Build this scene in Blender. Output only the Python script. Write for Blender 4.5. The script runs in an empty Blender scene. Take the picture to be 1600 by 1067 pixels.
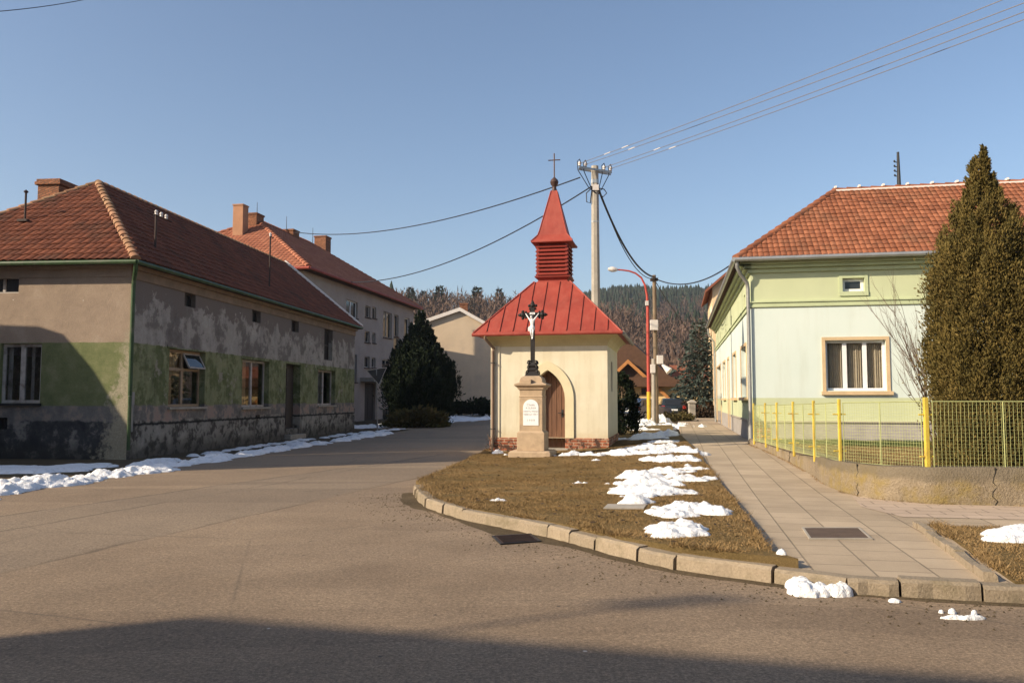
import bpy, math, random
import numpy as np
from mathutils import Vector, Matrix
from mathutils.geometry import delaunay_2d_cdt
R = math.radians
random.seed(7); RNG = np.random.default_rng(7)
SC = bpy.context.scene
COL = SC.collection

# ------------------------------------------------------------------ camera, sky, sun, exposure
EYE, PITCH, F = 1.65, R(4.013), 1290.0           # F: focal length in pixels of a 1600 wide picture
cd = bpy.data.cameras.new('camera'); cd.sensor_width = 36; cd.lens = 36*F/1600; cd.clip_end = 6000; cd.clip_start = .05
cam = bpy.data.objects.new('camera', cd); COL.objects.link(cam)
cam.location = (0, 0, EYE); cam.rotation_euler = (R(90)+PITCH, 0, 0); SC.camera = cam
SUN_AZ = (-.908, -.418)                          # horizontal direction towards the sun
SUN_EL = R(27.5)
W = bpy.data.worlds.new('World'); SC.world = W; W.use_nodes = True
wn = W.node_tree; bg = wn.nodes['Background']
sky = wn.nodes.new('ShaderNodeTexSky'); sky.sky_type = 'NISHITA'; sky.sun_disc = False
sky.sun_elevation = SUN_EL; sky.sun_rotation = math.atan2(SUN_AZ[0], SUN_AZ[1])
sky.air_density = 1.0; sky.dust_density = 2.1; sky.ozone_density = 2.0; sky.altitude = 300
wn.links.new(sky.outputs[0], bg.inputs[0]); bg.inputs[1].default_value = .12
sl = bpy.data.lights.new('sun', 'SUN'); sl.energy = 4.9; sl.angle = R(.55); sl.color = (1, .85, .64)
so = bpy.data.objects.new('sun', sl); COL.objects.link(so)
SDIR = Vector((SUN_AZ[0]*math.cos(SUN_EL), SUN_AZ[1]*math.cos(SUN_EL), math.sin(SUN_EL)))
so.rotation_euler = SDIR.to_track_quat('Z', 'Y').to_euler(); so.location = (-30, -15, 30)
vs = SC.view_settings; vs.view_transform = 'Standard'; vs.look = 'None'; vs.exposure = 0.47; vs.gamma = 1

# ------------------------------------------------------------------ measuring helpers
cp, sp = math.cos(PITCH), math.sin(PITCH)
def ray(px, py):
    a, b = (px-800)/F, (533.5-py)/F
    return Vector((a, cp-b*sp, sp+b*cp))
def P(px, py, Y):
    d = ray(px, py); return Vector((0, 0, EYE)) + d*(Y/d.y)
def G(px, py, z=0.):
    d = ray(px, py); return Vector((0, 0, EYE)) + d*((z-EYE)/d.z)
def zrow(py, Y): return EYE + Y*math.tan(PITCH+math.atan((533.5-py)/F))
def proj(p):
    D = p[1]*cp+(p[2]-EYE)*sp; v = -p[1]*sp+(p[2]-EYE)*cp
    return 800+F*p[0]/D, 533.5-F*v/D
class Frame:
    def __init__(s, o, th):
        s.o = Vector(o); s.u = Vector((math.cos(th), -math.sin(th), 0)); s.v = Vector((math.sin(th), math.cos(th), 0)); s.th = th
    def w(s, x, y, z): return s.o + s.u*x + s.v*y + Vector((0, 0, z))
    def loc(s, p):
        d = Vector(p)-s.o; return Vector((d.dot(s.u), d.dot(s.v), d.z))
    def hit(s, px, py, n, c):
        d = ray(px, py); e = Vector((0, 0, EYE)); t = (c-(e-s.o).dot(n))/d.dot(n); return s.loc(e+d*t)
    def front(s, px, py, y=0): h = s.hit(px, py, s.v, y); return h.x, h.z
    def side(s, px, py, x=0): h = s.hit(px, py, s.u, x); return h.y, h.z
    def zr(s, py, x, y): return zrow(py, s.w(x, y, 0).y)-s.o.z

# ------------------------------------------------------------------ object helpers
def tag(o, label=None, cat=None, group=None, kind=None):
    if label: o['label'] = label
    if cat: o['category'] = cat
    if group: o['group'] = group
    if kind: o['kind'] = kind
    return o
def empty(name, loc=(0, 0, 0), th=0., label=None, cat=None, group=None):
    o = bpy.data.objects.new(name, None); COL.objects.link(o); o.location = loc; o.rotation_euler = (0, 0, -th)
    o.empty_display_size = .2
    return tag(o, label, cat, group)
def copy_tree(o, parent=None):
    c = o.copy(); COL.objects.link(c)
    if parent: c.parent = parent
    for ch in [x for x in o.children]: copy_tree(ch, c)
    return c
def np_mesh(name, V, T, m, parent=None, rnd=None, smooth=False):
    V = np.asarray(V, dtype=np.float32); T = np.asarray(T, dtype=np.int32); k = T.shape[1]
    me = bpy.data.meshes.new(name); me.vertices.add(len(V)); me.vertices.foreach_set('co', V.ravel())
    me.loops.add(T.size); me.loops.foreach_set('vertex_index', T.ravel())
    me.polygons.add(len(T)); me.polygons.foreach_set('loop_start', np.arange(0, T.size, k, dtype=np.int32))
    if smooth: me.polygons.foreach_set('use_smooth', np.ones(len(T), dtype=bool))
    me.update(calc_edges=True)
    if rnd is not None:
        a = me.attributes.new('rnd', 'FLOAT', 'POINT'); a.data.foreach_set('value', np.asarray(rnd, dtype=np.float32))
    me.materials.append(m)
    o = bpy.data.objects.new(name, me); COL.objects.link(o)
    if parent: o.parent = parent
    return o
class MB:
    def __init__(s): s.v = []; s.f = []; s.r = []; s.cur = .5
    def add(s, vs, fs):
        n = len(s.v); s.v += [tuple(p) for p in vs]; s.f += [tuple(i+n for i in f) for f in fs]; s.r += [s.cur]*len(vs); return s
    def box(s, x0, x1, y0, y1, z0, z1):
        x0, x1 = sorted((x0, x1)); y0, y1 = sorted((y0, y1)); z0, z1 = sorted((z0, z1))
        return s.add([(x0,y0,z0),(x1,y0,z0),(x1,y1,z0),(x0,y1,z0),(x0,y0,z1),(x1,y0,z1),(x1,y1,z1),(x0,y1,z1)],
                     [(3,2,1,0),(4,5,6,7),(0,1,5,4),(1,2,6,5),(2,3,7,6),(3,0,4,7)])
    def obox(s, c, a, b, d):
        c, a, b, d = map(Vector, (c, a, b, d)); q = []
        for k in (-1, 1):
            for i, j in ((-1,-1),(1,-1),(1,1),(-1,1)): q.append(c+a*i+b*j+d*k)
        fs = [(3,2,1,0),(4,5,6,7),(0,1,5,4),(1,2,6,5),(2,3,7,6),(3,0,4,7)]
        if a.cross(b).dot(d) < 0: fs = [f[::-1] for f in fs]
        return s.add(q, fs)
    def prism(s, pts, vec):
        pts = [Vector(p) for p in pts]; vec = Vector(vec); n = len(pts)
        fs = [tuple(range(n))[::-1], tuple(range(n, 2*n))]+[(i, (i+1) % n, n+(i+1) % n, n+i) for i in range(n)]
        nr = Vector((0,0,0))
        for i in range(n): nr += pts[i].cross(pts[(i+1) % n])
        if nr.dot(vec) < 0: fs = [f[::-1] for f in fs]
        return s.add(pts+[p+vec for p in pts], fs)
    def poly(s, pts): return s.add(pts, [tuple(range(len(pts)))])
    def tube(s, path, r, n=8, r1=None, cap=True):
        path = [Vector(p) for p in path]; m = len(path)
        if isinstance(r, (int, float)):
            r1 = r if r1 is None else r1; rs = [r+(r1-r)*i/max(1, m-1) for i in range(m)]
        else: rs = r
        vs = []; up = None
        for i, p in enumerate(path):
            t = (path[min(i+1, m-1)]-path[max(i-1, 0)]).normalized()
            if up is None: up = t.orthogonal().normalized()
            up = (up-t*up.dot(t)); up = up.normalized() if up.length > 1e-5 else t.orthogonal().normalized()
            w = t.cross(up)
            for k in range(n):
                a = 2*math.pi*k/n; vs.append(p+(up*math.cos(a)+w*math.sin(a))*rs[i])
        fs = [(i*n+k, i*n+(k+1) % n, (i+1)*n+(k+1) % n, (i+1)*n+k) for i in range(m-1) for k in range(n)]
        if cap: fs += [tuple(range(n))[::-1], tuple(range((m-1)*n, m*n))]
        return s.add(vs, fs)
    def lathe(s, prof, c=(0, 0, 0), n=16, rot=0, sq=(1, 1)):
        c = Vector(c); vs = []
        for r, z in prof:
            for k in range(n):
                a = rot+2*math.pi*k/n; vs.append(c+Vector((r*math.cos(a)*sq[0], r*math.sin(a)*sq[1], z)))
        m = len(prof)
        fs = [(i*n+k, i*n+(k+1) % n, (i+1)*n+(k+1) % n, (i+1)*n+k) for i in range(m-1) for k in range(n)]
        fs += [tuple(range(n))[::-1], tuple(range((m-1)*n, m*n))]
        return s.add(vs, fs)
    def square(s, prof, cx, cy):            # square lathe: (half width, z)
        q = math.sqrt(2); return s.lathe([(h*q, z) for h, z in prof], (cx, cy, 0), 4, math.pi/4)
    def build(s, name, m, parent=None, smooth=False, bevel=0):
        me = bpy.data.meshes.new(name); me.from_pydata(s.v, [], s.f); me.update()
        a = me.attributes.new('rnd', 'FLOAT', 'POINT'); a.data.foreach_set('value', np.array(s.r, dtype=np.float32))
        me.materials.append(m)
        if smooth:
            me.polygons.foreach_set('use_smooth', np.ones(len(me.polygons), dtype=bool))
            try: me.set_sharp_from_angle(angle=R(42))
            except Exception: pass
        o = bpy.data.objects.new(name, me); COL.objects.link(o)
        if parent: o.parent = parent
        if bevel:
            b = o.modifiers.new('bevel', 'BEVEL'); b.width = bevel; b.segments = 2; b.limit_method = 'ANGLE'; b.angle_limit = R(50)
        return o

# ------------------------------------------------------------------ noise for shapes
_perm = RNG.random((64, 64, 4))
def vnoise(x, y, k=0):
    x = np.asarray(x, float); y = np.asarray(y, float); xi = np.floor(x).astype(int); yi = np.floor(y).astype(int)
    fx = x-xi; fy = y-yi; fx = fx*fx*(3-2*fx); fy = fy*fy*(3-2*fy); g = _perm[..., k]
    a = g[xi % 64, yi % 64]; b = g[(xi+1) % 64, yi % 64]; c = g[xi % 64, (yi+1) % 64]; d = g[(xi+1) % 64, (yi+1) % 64]
    return (a*(1-fx)+b*fx)*(1-fy)+(c*(1-fx)+d*fx)*fy
def fbm(x, y, o=4, k=0):
    t = 0; a = .5
    for i in range(o): t = t+a*vnoise(x*2**i+7.3*i, y*2**i+3.1*i, (k+i) % 4); a *= .5
    return t
def sstep(a, b, x): t = np.clip((x-a)/(b-a), 0, 1); return t*t*(3-2*t)
def in_poly(px, py, poly):
    px = np.asarray(px, float); py = np.asarray(py, float); c = np.zeros(px.shape, bool); n = len(poly)
    for i in range(n):
        x0, y0 = poly[i][0], poly[i][1]; x1, y1 = poly[i-1][0], poly[i-1][1]
        if y0 == y1: continue
        c ^= ((y0 > py) != (y1 > py)) & (px < (x1-x0)*(py-y0)/(y1-y0)+x0)
    return c

# ------------------------------------------------------------------ materials
class NT:
    def __init__(s, name):
        s.m = bpy.data.materials.new(name); s.m.use_nodes = True; s.t = s.m.node_tree; s.b = s.t.nodes['Principled BSDF']
        s.tc = s.t.nodes.new('ShaderNodeTexCoord'); s.pos = s.tc.outputs['Object']
    def n(s, typ, **kw):
        x = s.t.nodes.new(typ)
        for k, v in kw.items(): setattr(x, k, v)
        return x
    def put(s, sock, v):
        if v is None: return
        if isinstance(v, bpy.types.NodeSocket): s.t.links.new(v, sock)
        elif isinstance(v, (tuple, list)) and len(v) == 3 and sock.type == 'RGBA': sock.default_value = (*v, 1)
        else: sock.default_value = v
    def map(s, scale=(1, 1, 1), rot=(0, 0, 0), loc=(0, 0, 0), vec=None):
        x = s.n('ShaderNodeMapping'); s.put(x.inputs[0], vec or s.pos); x.inputs[1].default_value = loc; x.inputs[2].default_value = rot; x.inputs[3].default_value = scale
        return x.outputs[0]
    def noise(s, scale, detail=4, rough=.55, vec=None, dist=0.):
        x = s.n('ShaderNodeTexNoise'); s.put(x.inputs['Vector'], vec or s.pos); x.inputs['Scale'].default_value = scale
        x.inputs['Detail'].default_value = detail; x.inputs['Roughness'].default_value = rough; x.inputs['Distortion'].default_value = dist
        return x.outputs['Fac']
    def voro(s, scale, vec=None, feature='F1', out='Distance', rand=1.):
        x = s.n('ShaderNodeTexVoronoi', feature=feature); s.put(x.inputs['Vector'], vec or s.pos); x.inputs['Scale'].default_value = scale
        x.inputs['Randomness'].default_value = rand
        return x.outputs[out]
    def ramp(s, fac, stops, interp='LINEAR'):
        x = s.n('ShaderNodeValToRGB'); s.put(x.inputs[0], fac); e = x.color_ramp.elements; x.color_ramp.interpolation = interp
        while len(e) < len(stops): e.new(.5)
        for i, (p, c) in enumerate(stops):
            e[i].position = p; e[i].color = (*c, 1) if isinstance(c, (tuple, list)) else (c, c, c, 1)
        return x.outputs[0]
    def mix(s, fac, a, b, mode='MIX'):
        x = s.n('ShaderNodeMix', data_type='RGBA', blend_type=mode); s.put(x.inputs[0], fac); s.put(x.inputs[6], a); s.put(x.inputs[7], b)
        return x.outputs[2]
    def math(s, op, a, b=None, c=None, clamp=False):
        x = s.n('ShaderNodeMath', operation=op, use_clamp=clamp); s.put(x.inputs[0], a); s.put(x.inputs[1], b)
        if c is not None: s.put(x.inputs[2], c)
        return x.outputs[0]
    def step(s, v, lo, hi):
        x = s.n('ShaderNodeMapRange', interpolation_type='SMOOTHSTEP'); s.put(x.inputs[0], v); x.inputs[1].default_value = lo; x.inputs[2].default_value = hi
        return x.outputs[0]
    def xyz(s):
        x = s.n('ShaderNodeSeparateXYZ'); s.put(x.inputs[0], s.pos); return x.outputs
    def rnd(s): return s.n('ShaderNodeAttribute', attribute_name='rnd').outputs['Fac']
    def bump(s, h, strength=.4, dist=.02, nrm=None):
        x = s.n('ShaderNodeBump'); x.inputs['Strength'].default_value = strength; x.inputs['Distance'].default_value = dist; s.put(x.inputs['Height'], h)
        if nrm: s.put(x.inputs['Normal'], nrm)
        return x.outputs[0]
    def out(s, col=None, rough=.8, nrm=None, metal=0, spec=.3, **kw):
        s.put(s.b.inputs['Base Color'], col); s.put(s.b.inputs['Roughness'], rough); s.put(s.b.inputs['Normal'], nrm)
        s.b.inputs['Metallic'].default_value = metal; s.b.inputs['Specular IOR Level'].default_value = spec
        for k, v in kw.items(): s.put(s.b.inputs[k.replace('_', ' ')], v)
        return s.m
def mul(c, k): return tuple(min(1, x*k) for x in c)
def basic(name, col, rough=.8, var=.25, scale=4., bump=.2, bscale=40., metal=0, spec=.3, dirt=None):
    t = NT(name); a = t.noise(scale, 5, .6); c = t.ramp(a, [(.3, mul(col, 1-var)), (.7, mul(col, 1+var))])
    f = t.noise(bscale, 3); c = t.mix(.25, c, t.ramp(f, [(.3, mul(col, .75)), (.7, mul(col, 1.25))]))
    if dirt: c = t.mix(t.ramp(t.noise(scale*.6, 6, .65), [(.52, 0), (.66, 1)]), c, dirt)
    return t.out(c, rough, t.bump(f, bump, .01) if bump else None, metal, spec)
M = {}
def mul_c(t, c, k): return t.mix(1., c, (k, k, k), 'MULTIPLY')
def leafmat(name, c0, c1, c2=None):
    t = NT(name); r = t.rnd(); st = [(0, c0), (.7, c1), (1, c2 or c1)]
    c = t.mix(.35, t.ramp(r, st), t.ramp(t.noise(1.6, 3), [(.35, mul(c0, .8)), (.65, mul(c1, 1.2))]))
    return t.out(c, .75, spec=.15)
def tilemat(name, c0, c1, c2, moss=None, amount=.5):
    t = NT(name); r = t.rnd(); c = t.ramp(r, [(0, c0), (.5, c1), (1, c2)])
    c = t.mix(.3, c, t.ramp(t.noise(1.2, 5, .6), [(.3, mul(c0, .7)), (.7, mul(c2, 1.15))]))
    if moss: c = t.mix(t.math('MULTIPLY', t.ramp(t.noise(.9, 6, .7), [(.5, 0), (.68, 1)]), amount), c, moss)
    f = t.noise(55, 3); return t.out(t.mix(.2, c, t.ramp(f, [(.3, mul(c0, .6)), (.7, mul(c2, 1.3))])), .85, t.bump(f, .25, .01), spec=.2)
def make_materials():
    # asphalt: worn warm grey, fine stones, patches, seams and cracks
    t = NT('asphalt'); big = t.noise(.22, 5, .6); mid = t.noise(1.6, 5, .6); st = t.voro(120); fine = t.noise(150, 2)
    c = t.ramp(big, [(.32, (.28, .19, .118)), (.5, (.34, .23, .142)), (.68, (.40, .27, .165))])
    c = t.mix(.45, c, t.ramp(mid, [(.3, (.20, .142, .09)), (.7, (.35, .242, .147))]))
    c = t.mix(.5, c, t.ramp(st, [(.0, (.40, .29, .19)), (.35, (.25, .178, .112)), (.8, (.085, .07, .055))]))
    c = t.mix(t.ramp(fine, [(.56, 0), (.72, .55)]), c, (.36, .29, .215))
    # repaired strips with their own tone
    strip = t.map((.12, .9, 1), (0, 0, R(24))); p = t.voro(1., strip, out='Color')
    c = t.mix(.22, c, t.ramp(p, [(.2, (.11, .094, .078)), (.8, (.33, .26, .185))]))
    wv = t.mix(.12, t.pos, t.n('ShaderNodeTexNoise').outputs['Color']); cr = t.voro(.28, wv, 'DISTANCE_TO_EDGE')
    crack = t.math('MULTIPLY', t.ramp(cr, [(.0, 1), (.0045, 0)]), t.ramp(t.noise(.35, 3), [(.45, 0), (.58, 1)]))
    c = t.mix(t.math('MULTIPLY', crack, .5), c, (.05, .045, .04))
    t.b.inputs['Specular IOR Level'].default_value = .3
    g1_ = t.noise(38, 3, .75); g2_ = t.noise(14, 4, .75); c = t.mix(.8, c, t.mix(1., c, t.ramp(g1_, [(.30, .45), (.5, 1.), (.70, 1.6)]), 'MULTIPLY')); c = t.mix(.6, c, t.mix(1., c, t.ramp(g2_, [(.3, .65), (.5, 1.), (.7, 1.35)]), 'MULTIPLY'))
    X, Y, Z = t.xyz(); wob = t.math('MULTIPLY', t.math('SUBTRACT', t.noise(.8, 4), .5), .35)
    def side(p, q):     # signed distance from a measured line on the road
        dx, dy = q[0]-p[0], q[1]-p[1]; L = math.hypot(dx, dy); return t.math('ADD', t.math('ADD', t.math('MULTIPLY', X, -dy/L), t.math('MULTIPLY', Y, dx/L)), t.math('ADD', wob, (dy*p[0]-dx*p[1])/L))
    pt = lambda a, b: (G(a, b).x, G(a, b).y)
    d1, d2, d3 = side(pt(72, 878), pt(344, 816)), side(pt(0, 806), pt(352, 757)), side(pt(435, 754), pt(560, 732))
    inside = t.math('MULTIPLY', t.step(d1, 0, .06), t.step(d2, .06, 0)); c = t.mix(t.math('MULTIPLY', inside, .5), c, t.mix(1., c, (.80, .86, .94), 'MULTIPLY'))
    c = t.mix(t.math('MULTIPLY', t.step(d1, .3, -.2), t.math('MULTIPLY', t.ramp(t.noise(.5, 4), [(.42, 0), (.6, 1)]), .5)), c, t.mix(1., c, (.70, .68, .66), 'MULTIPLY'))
    for d in (d1, d2, d3): c = t.mix(t.math('MULTIPLY', t.ramp(t.math('ABSOLUTE', d), [(.012, .55), (.05, 0)]), t.ramp(t.noise(.9, 3), [(.38, .1), (.55, 1)])), c, (.055, .045, .035))
    c = t.mix(t.ramp(t.noise(.45, 6, .7, t.map((1, .35, 1), (0, 0, R(-30)))), [(.52, 0), (.75, .45)]), c, t.mix(1., c, (.66, .64, .62), 'MULTIPLY'))
    c = t.mix(t.ramp(t.voro(2.3), [(.03, .8), (.05, 0)]), c, (.05, .043, .036)); c = t.mix(t.ramp(t.voro(1.1, t.map((1, 1, 1), (0, 0, 1.), (3, 5, 0))), [(.012, 1), (.02, 0)]), c, (.55, .5, .43))
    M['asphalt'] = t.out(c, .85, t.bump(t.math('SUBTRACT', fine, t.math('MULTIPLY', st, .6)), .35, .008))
    t = NT('soil'); c = t.ramp(t.noise(1.1, 6, .65), [(.3, (.06, .042, .027)), (.5, (.11, .078, .048)), (.7, (.165, .12, .075))])
    f = t.noise(35, 4, .7); c = t.mix(.4, c, t.ramp(f, [(.3, (.04, .032, .02)), (.7, (.19, .155, .095))]))
    M['soil'] = t.out(c, .95, t.bump(f, .7, .05), spec=.1)
    t = NT('turf'); c = t.ramp(t.noise(.9, 6, .65), [(.3, (.13, .092, .036)), (.46, (.20, .138, .058)), (.6, (.27, .185, .085)), (.75, (.13, .085, .043))])
    f = t.noise(75, 5, .75, None, 1.5); c = t.mix(.55, c, t.ramp(f, [(.34, (.04, .03, .014)), (.52, (.19, .135, .06)), (.68, (.38, .27, .13))]))
    M['turf'] = t.out(c, .95, t.bump(f, .8, .04), spec=.1)
    M['grass'] = leafmat('grass blades', (.135, .088, .033), (.29, .187, .083), (.43, .295, .15))
    M['green_grass'] = leafmat('green grass', (.035, .06, .018), (.07, .10, .03), (.13, .13, .055))
    # pavers: rows run along local y
    def paver(name, c0, c1, w, h, swap):
        t = NT(name); v = t.map((1, 1, 1), (0, 0, R(90) if swap else 0)); wob = t.mix(.02, v, t.n('ShaderNodeTexNoise').outputs['Color'])
        b = t.n('ShaderNodeTexBrick'); t.put(b.inputs[0], wob); b.inputs['Scale'].default_value = 1; b.inputs['Mortar Size'].default_value = .011
        b.inputs['Mortar Smooth'].default_value = .3; b.inputs['Brick Width'].default_value = w; b.inputs['Row Height'].default_value = h; b.offset = .42
        b.inputs['Color1'].default_value = (*c0, 1); b.inputs['Color2'].default_value = (*c1, 1); b.inputs['Mortar'].default_value = (.045, .036, .025, 1)
        f = t.noise(120, 3); c = t.mix(.3, b.outputs[0], t.ramp(f, [(.3, mul(c0, .5)), (.7, mul(c1, 1.35))]))
        c = t.mix(.35, c, t.ramp(t.noise(.8, 6, .65), [(.3, mul(c0, .65)), (.7, mul(c1, 1.2))]))
        M[name] = t.out(c, .88, t.bump(t.math('ADD', t.math('MULTIPLY', b.outputs[1], -1.), t.math('MULTIPLY', f, .12)), .6, .012))
    paver('pavers', (.33, .255, .175), (.49, .385, .27), .48, .5, True)
    paver('pink pavers', (.44, .335, .25), (.50, .385, .29), .42, .3, False)
    t = NT('kerb stone'); r = t.rnd(); c = t.ramp(r, [(0, (.26, .205, .14)), (1, (.40, .315, .22))]); f = t.noise(45, 5, .7)
    c = t.mix(.45, c, t.ramp(f, [(.3, (.12, .095, .068)), (.7, (.40, .33, .245))])); c = t.mix(t.ramp(t.noise(3, 6, .7), [(.5, 0), (.7, .6)]), c, (.13, .11, .06))
    M['kerb'] = t.out(c, .9, t.bump(f, .6, .02))
    t = NT('snow'); X, Y, Z = t.xyz(); f = t.noise(26, 4, .65); g = t.noise(6, 5, .6); c = t.ramp(t.noise(9, 5, .7), [(.30, (.50, .46, .41)), (.40, (.80, .79, .78)), (.55, (.88, .88, .885)), (.8, (.90, .90, .91))])
    M['snow'] = t.out(c, .6, t.bump(t.math('ADD', f, t.math('MULTIPLY', g, 1.5)), .7, .04), spec=.3, Subsurface_Weight=.0)
    # old house plaster: taupe above, green band, grey and peeled below, tar-dark foot
    def old(name, side):
        t = NT(name); X, Y, Z = t.xyz(); warp = t.math('MULTIPLY', t.math('SUBTRACT', t.noise(.9, 5, .65), .5), .9 if side else .25)
        zz = t.math('ADD', Z, warp); fine = t.noise(28, 5, .7); vert = t.noise(1.9, 7, .68, t.map((1, 1, .55)))
        up = t.ramp(t.noise(1.3, 6, .65), [(.3, (.27, .205, .155)), (.55, (.335, .255, .19)), (.72, (.39, .31, .24))])
        if side:
            v1 = t.noise(1.0, 9, .7); v2 = t.noise(2.4, 6, .65, t.map((1, 1, .22)))
            peel = t.ramp(v1, [(.36, (.15, .13, .115)), (.465, (.215, .19, .165)), (.495, (.33, .30, .26)), (.70, (.45, .41, .355))]); peel = t.mix(t.ramp(v2, [(.5, 0), (.7, .55)]), peel, (.165, .145, .13))
            top = t.mix(t.step(t.math('ADD', Z, t.math('MULTIPLY', t.math('SUBTRACT', t.noise(1.3, 8, .7), .5), 3.2)), 4.42, 4.55), peel, (.185, .155, .135))
        else: top = up
        g = t.ramp(t.noise(1.9, 6, .7), [(.3, (.115, .135, .06)), (.5, (.165, .18, .082)), (.7, (.235, .23, .125))])
        if side: g = t.mix(t.ramp(t.noise(1.5, 9, .72), [(.45, 0), (.53, 1)]), t.mix(.5, g, (.10, .115, .045)), t.mix(.35, mul_c(t, g, 1.35), (.27, .26, .16))); g = t.mix(t.ramp(t.noise(1.15, 8, .72), [(.57, 0), (.615, .9)]), g, (.31, .275, .215)); g = t.mix(t.ramp(t.noise(2.6, 6, .65, t.map((1, 1, .25))), [(.5, 0), (.7, .5)]), g, (.06, .07, .035))
        low = t.ramp(t.noise(2.2, 6, .7), [(.3, (.12, .11, .105)), (.5, (.185, .17, .155)), (.64, (.30, .24, .195)), (.72, (.33, .22, .17))])
        if side: low = t.ramp(t.noise(1.5, 9, .7), [(.36, (.12, .11, .10)), (.49, (.20, .18, .16)), (.53, (.32, .25, .205)), (.62, (.36, .25, .20)), (.75, (.30, .19, .15))])
        foot = t.ramp(t.noise(1.7, 7, .72), [(.38, (.035, .036, .04)), (.52, (.07, .068, .068)), (.60, (.23, .21, .185)), (.75, (.31, .28, .24))])
        if side: foot = t.ramp(t.noise(2.1, 7, .72), [(.34, (.045, .04, .035)), (.455, (.11, .10, .085)), (.5, (.26, .24, .205)), (.72, (.38, .35, .30))])
        zg = t.math('ADD', Z, t.math('MULTIPLY', t.math('SUBTRACT', t.noise(3, 5, .7), .5), .05 if not side else .12))
        zl = t.math('ADD', Z, t.math('MULTIPLY', t.math('SUBTRACT', t.noise(1.5, 6, .7), .5), .35))
        c = t.mix(t.step(zl, 1.0, 1.06), foot, low); c = t.mix(t.math('MULTIPLY', t.step(t.math('ADD', Z, t.math('MULTIPLY', t.noise(2.2, 5, .7), .7)), .95, .45), .7), c, (.045, .042, .036)); c = t.mix(t.step(zl if side else zg, 1.44, 1.5), c, g); c = t.mix(t.step(zg, 3.24, 3.27), c, top)
        if side: c = t.mix(t.math('MULTIPLY', t.step(zg, .88, .93), t.step(zg, 1.0, .95)), c, (.03, .028, .025))
        # the corner where the render has come off
        if not side:
            k = t.math('ADD', t.math('ADD', X, t.math('MULTIPLY', t.math('SUBTRACT', t.noise(2.4, 6, .7), .5), 2.2)), t.math('MULTIPLY', Z, -.22))
            c = t.mix(t.math('MULTIPLY', t.step(k, -.95, -.6), t.step(Z, 4.6, 2.6)), c, t.ramp(t.noise(14, 5, .7), [(.3, (.27, .235, .165)), (.7, (.40, .355, .26))]))
        spots = t.ramp(t.voro(1.15), [(.02, 1), (.035, 0)]); c = t.mix(t.math('MULTIPLY', spots, .8), c, (.7, .66, .6))
        c = t.mix(.3, c, t.mix(1., c, t.ramp(fine, [(.25, .45), (.75, 1.5)]), 'MULTIPLY'))
        M[name] = t.out(c, .92, t.bump(t.math('ADD', fine, t.noise(5, 5)), .5, .03), spec=.15)
    old('old front plaster', False); old('old side plaster', True)
    # mint house: grey plinth, green band, mint field, green frieze
    t = NT('mint render'); X, Y, Z = t.xyz(); n1 = t.noise(.7, 5, .6); f = t.noise(60, 3)
    mint = t.ramp(n1, [(.3, (.575, .645, .59)), (.7, (.625, .685, .63))]); green = t.ramp(n1, [(.3, (.47, .51, .32)), (.7, (.53, .565, .36))]); gry = t.ramp(t.noise(2.5, 5, .7), [(.3, (.28, .26, .245)), (.7, (.40, .365, .34))])
    c = t.mix(t.step(Z, .70, .705), gry, green); c = t.mix(t.step(Z, 1.395, 1.4), c, mint); c = t.mix(t.step(Z, 4.14, 4.145), c, green)
    streak = t.noise(2.2, 5, .7, t.map((1, 1, .12))); c = t.mix(t.ramp(streak, [(.5, 0), (.75, .22)]), c, (.36, .37, .27))
    M['mint'] = t.out(c, .9, t.bump(f, .2, .01), spec=.15)
    M['mint trim'] = basic('mint trim', (.46, .51, .31), .85, .12, 2, .15)
    M['old cornice'] = basic('old cornice', (.22, .16, .11), .9, .25, 2, .3)
    M['tan trim'] = basic('tan trim', (.56, .41, .24), .85, .14, 3, .15)
    M['block plaster'] = basic('block plaster', (.34, .285, .25), .92, .16, .8, .3, 30)
    M['pale plaster'] = basic('pale plaster', (.60, .47, .33), .92, .12, .6, .3, 25, dirt=(.50, .40, .30))
    t = NT('chapel render'); X, Y, Z = t.xyz(); n1 = t.noise(1.1, 5, .6); f = t.noise(70, 3); c = t.ramp(n1, [(.3, (.64, .575, .42)), (.7, (.71, .65, .50))])
    st = t.noise(4, 5, .7, t.map((1, 1, .1))); c = t.mix(t.ramp(st, [(.48, 0), (.75, .5)]), c, (.50, .42, .28)); c = t.mix(t.ramp(t.noise(1.6, 6, .7), [(.52, 0), (.7, .3)]), c, (.50, .43, .31))
    c = t.mix(t.math('MULTIPLY', t.step(t.math('ADD', Z, t.math('MULTIPLY', t.noise(5, 5, .7), .5)), 1.15, .75), .45), c, (.50, .38, .22))
    M['chapel'] = t.out(c, .9, t.bump(f, .25, .01), spec=.15)
    M['arch trim'] = basic('arch trim', (.66, .57, .37), .9, .1, 2, .2)
    M['chapel trim'] = basic('chapel trim', (.58, .48, .26), .9, .1, 2, .2)
    t = NT('broken brick'); v = t.pos
    b = t.n('ShaderNodeTexBrick'); t.put(b.inputs[0], t.map((1, 1, 1), (R(90), 0, 0))); b.inputs['Scale'].default_value = 1; b.inputs['Brick Width'].default_value = .27; b.inputs['Row Height'].default_value = .085
    b.inputs['Mortar Size'].default_value = .012; b.inputs['Color1'].default_value = (.27, .075, .035, 1); b.inputs['Color2'].default_value = (.40, .13, .065, 1); b.inputs['Mortar'].default_value = (.46, .34, .24, 1)
    n = t.noise(5, 6, .72); c = t.mix(t.ramp(n, [(.44, 1), (.52, 0)]), b.outputs[0], (.085, .045, .032)); c = t.mix(t.ramp(t.noise(4.2, 6, .7), [(.57, 0), (.63, 1)]), c, (.52, .38, .27))
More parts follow.
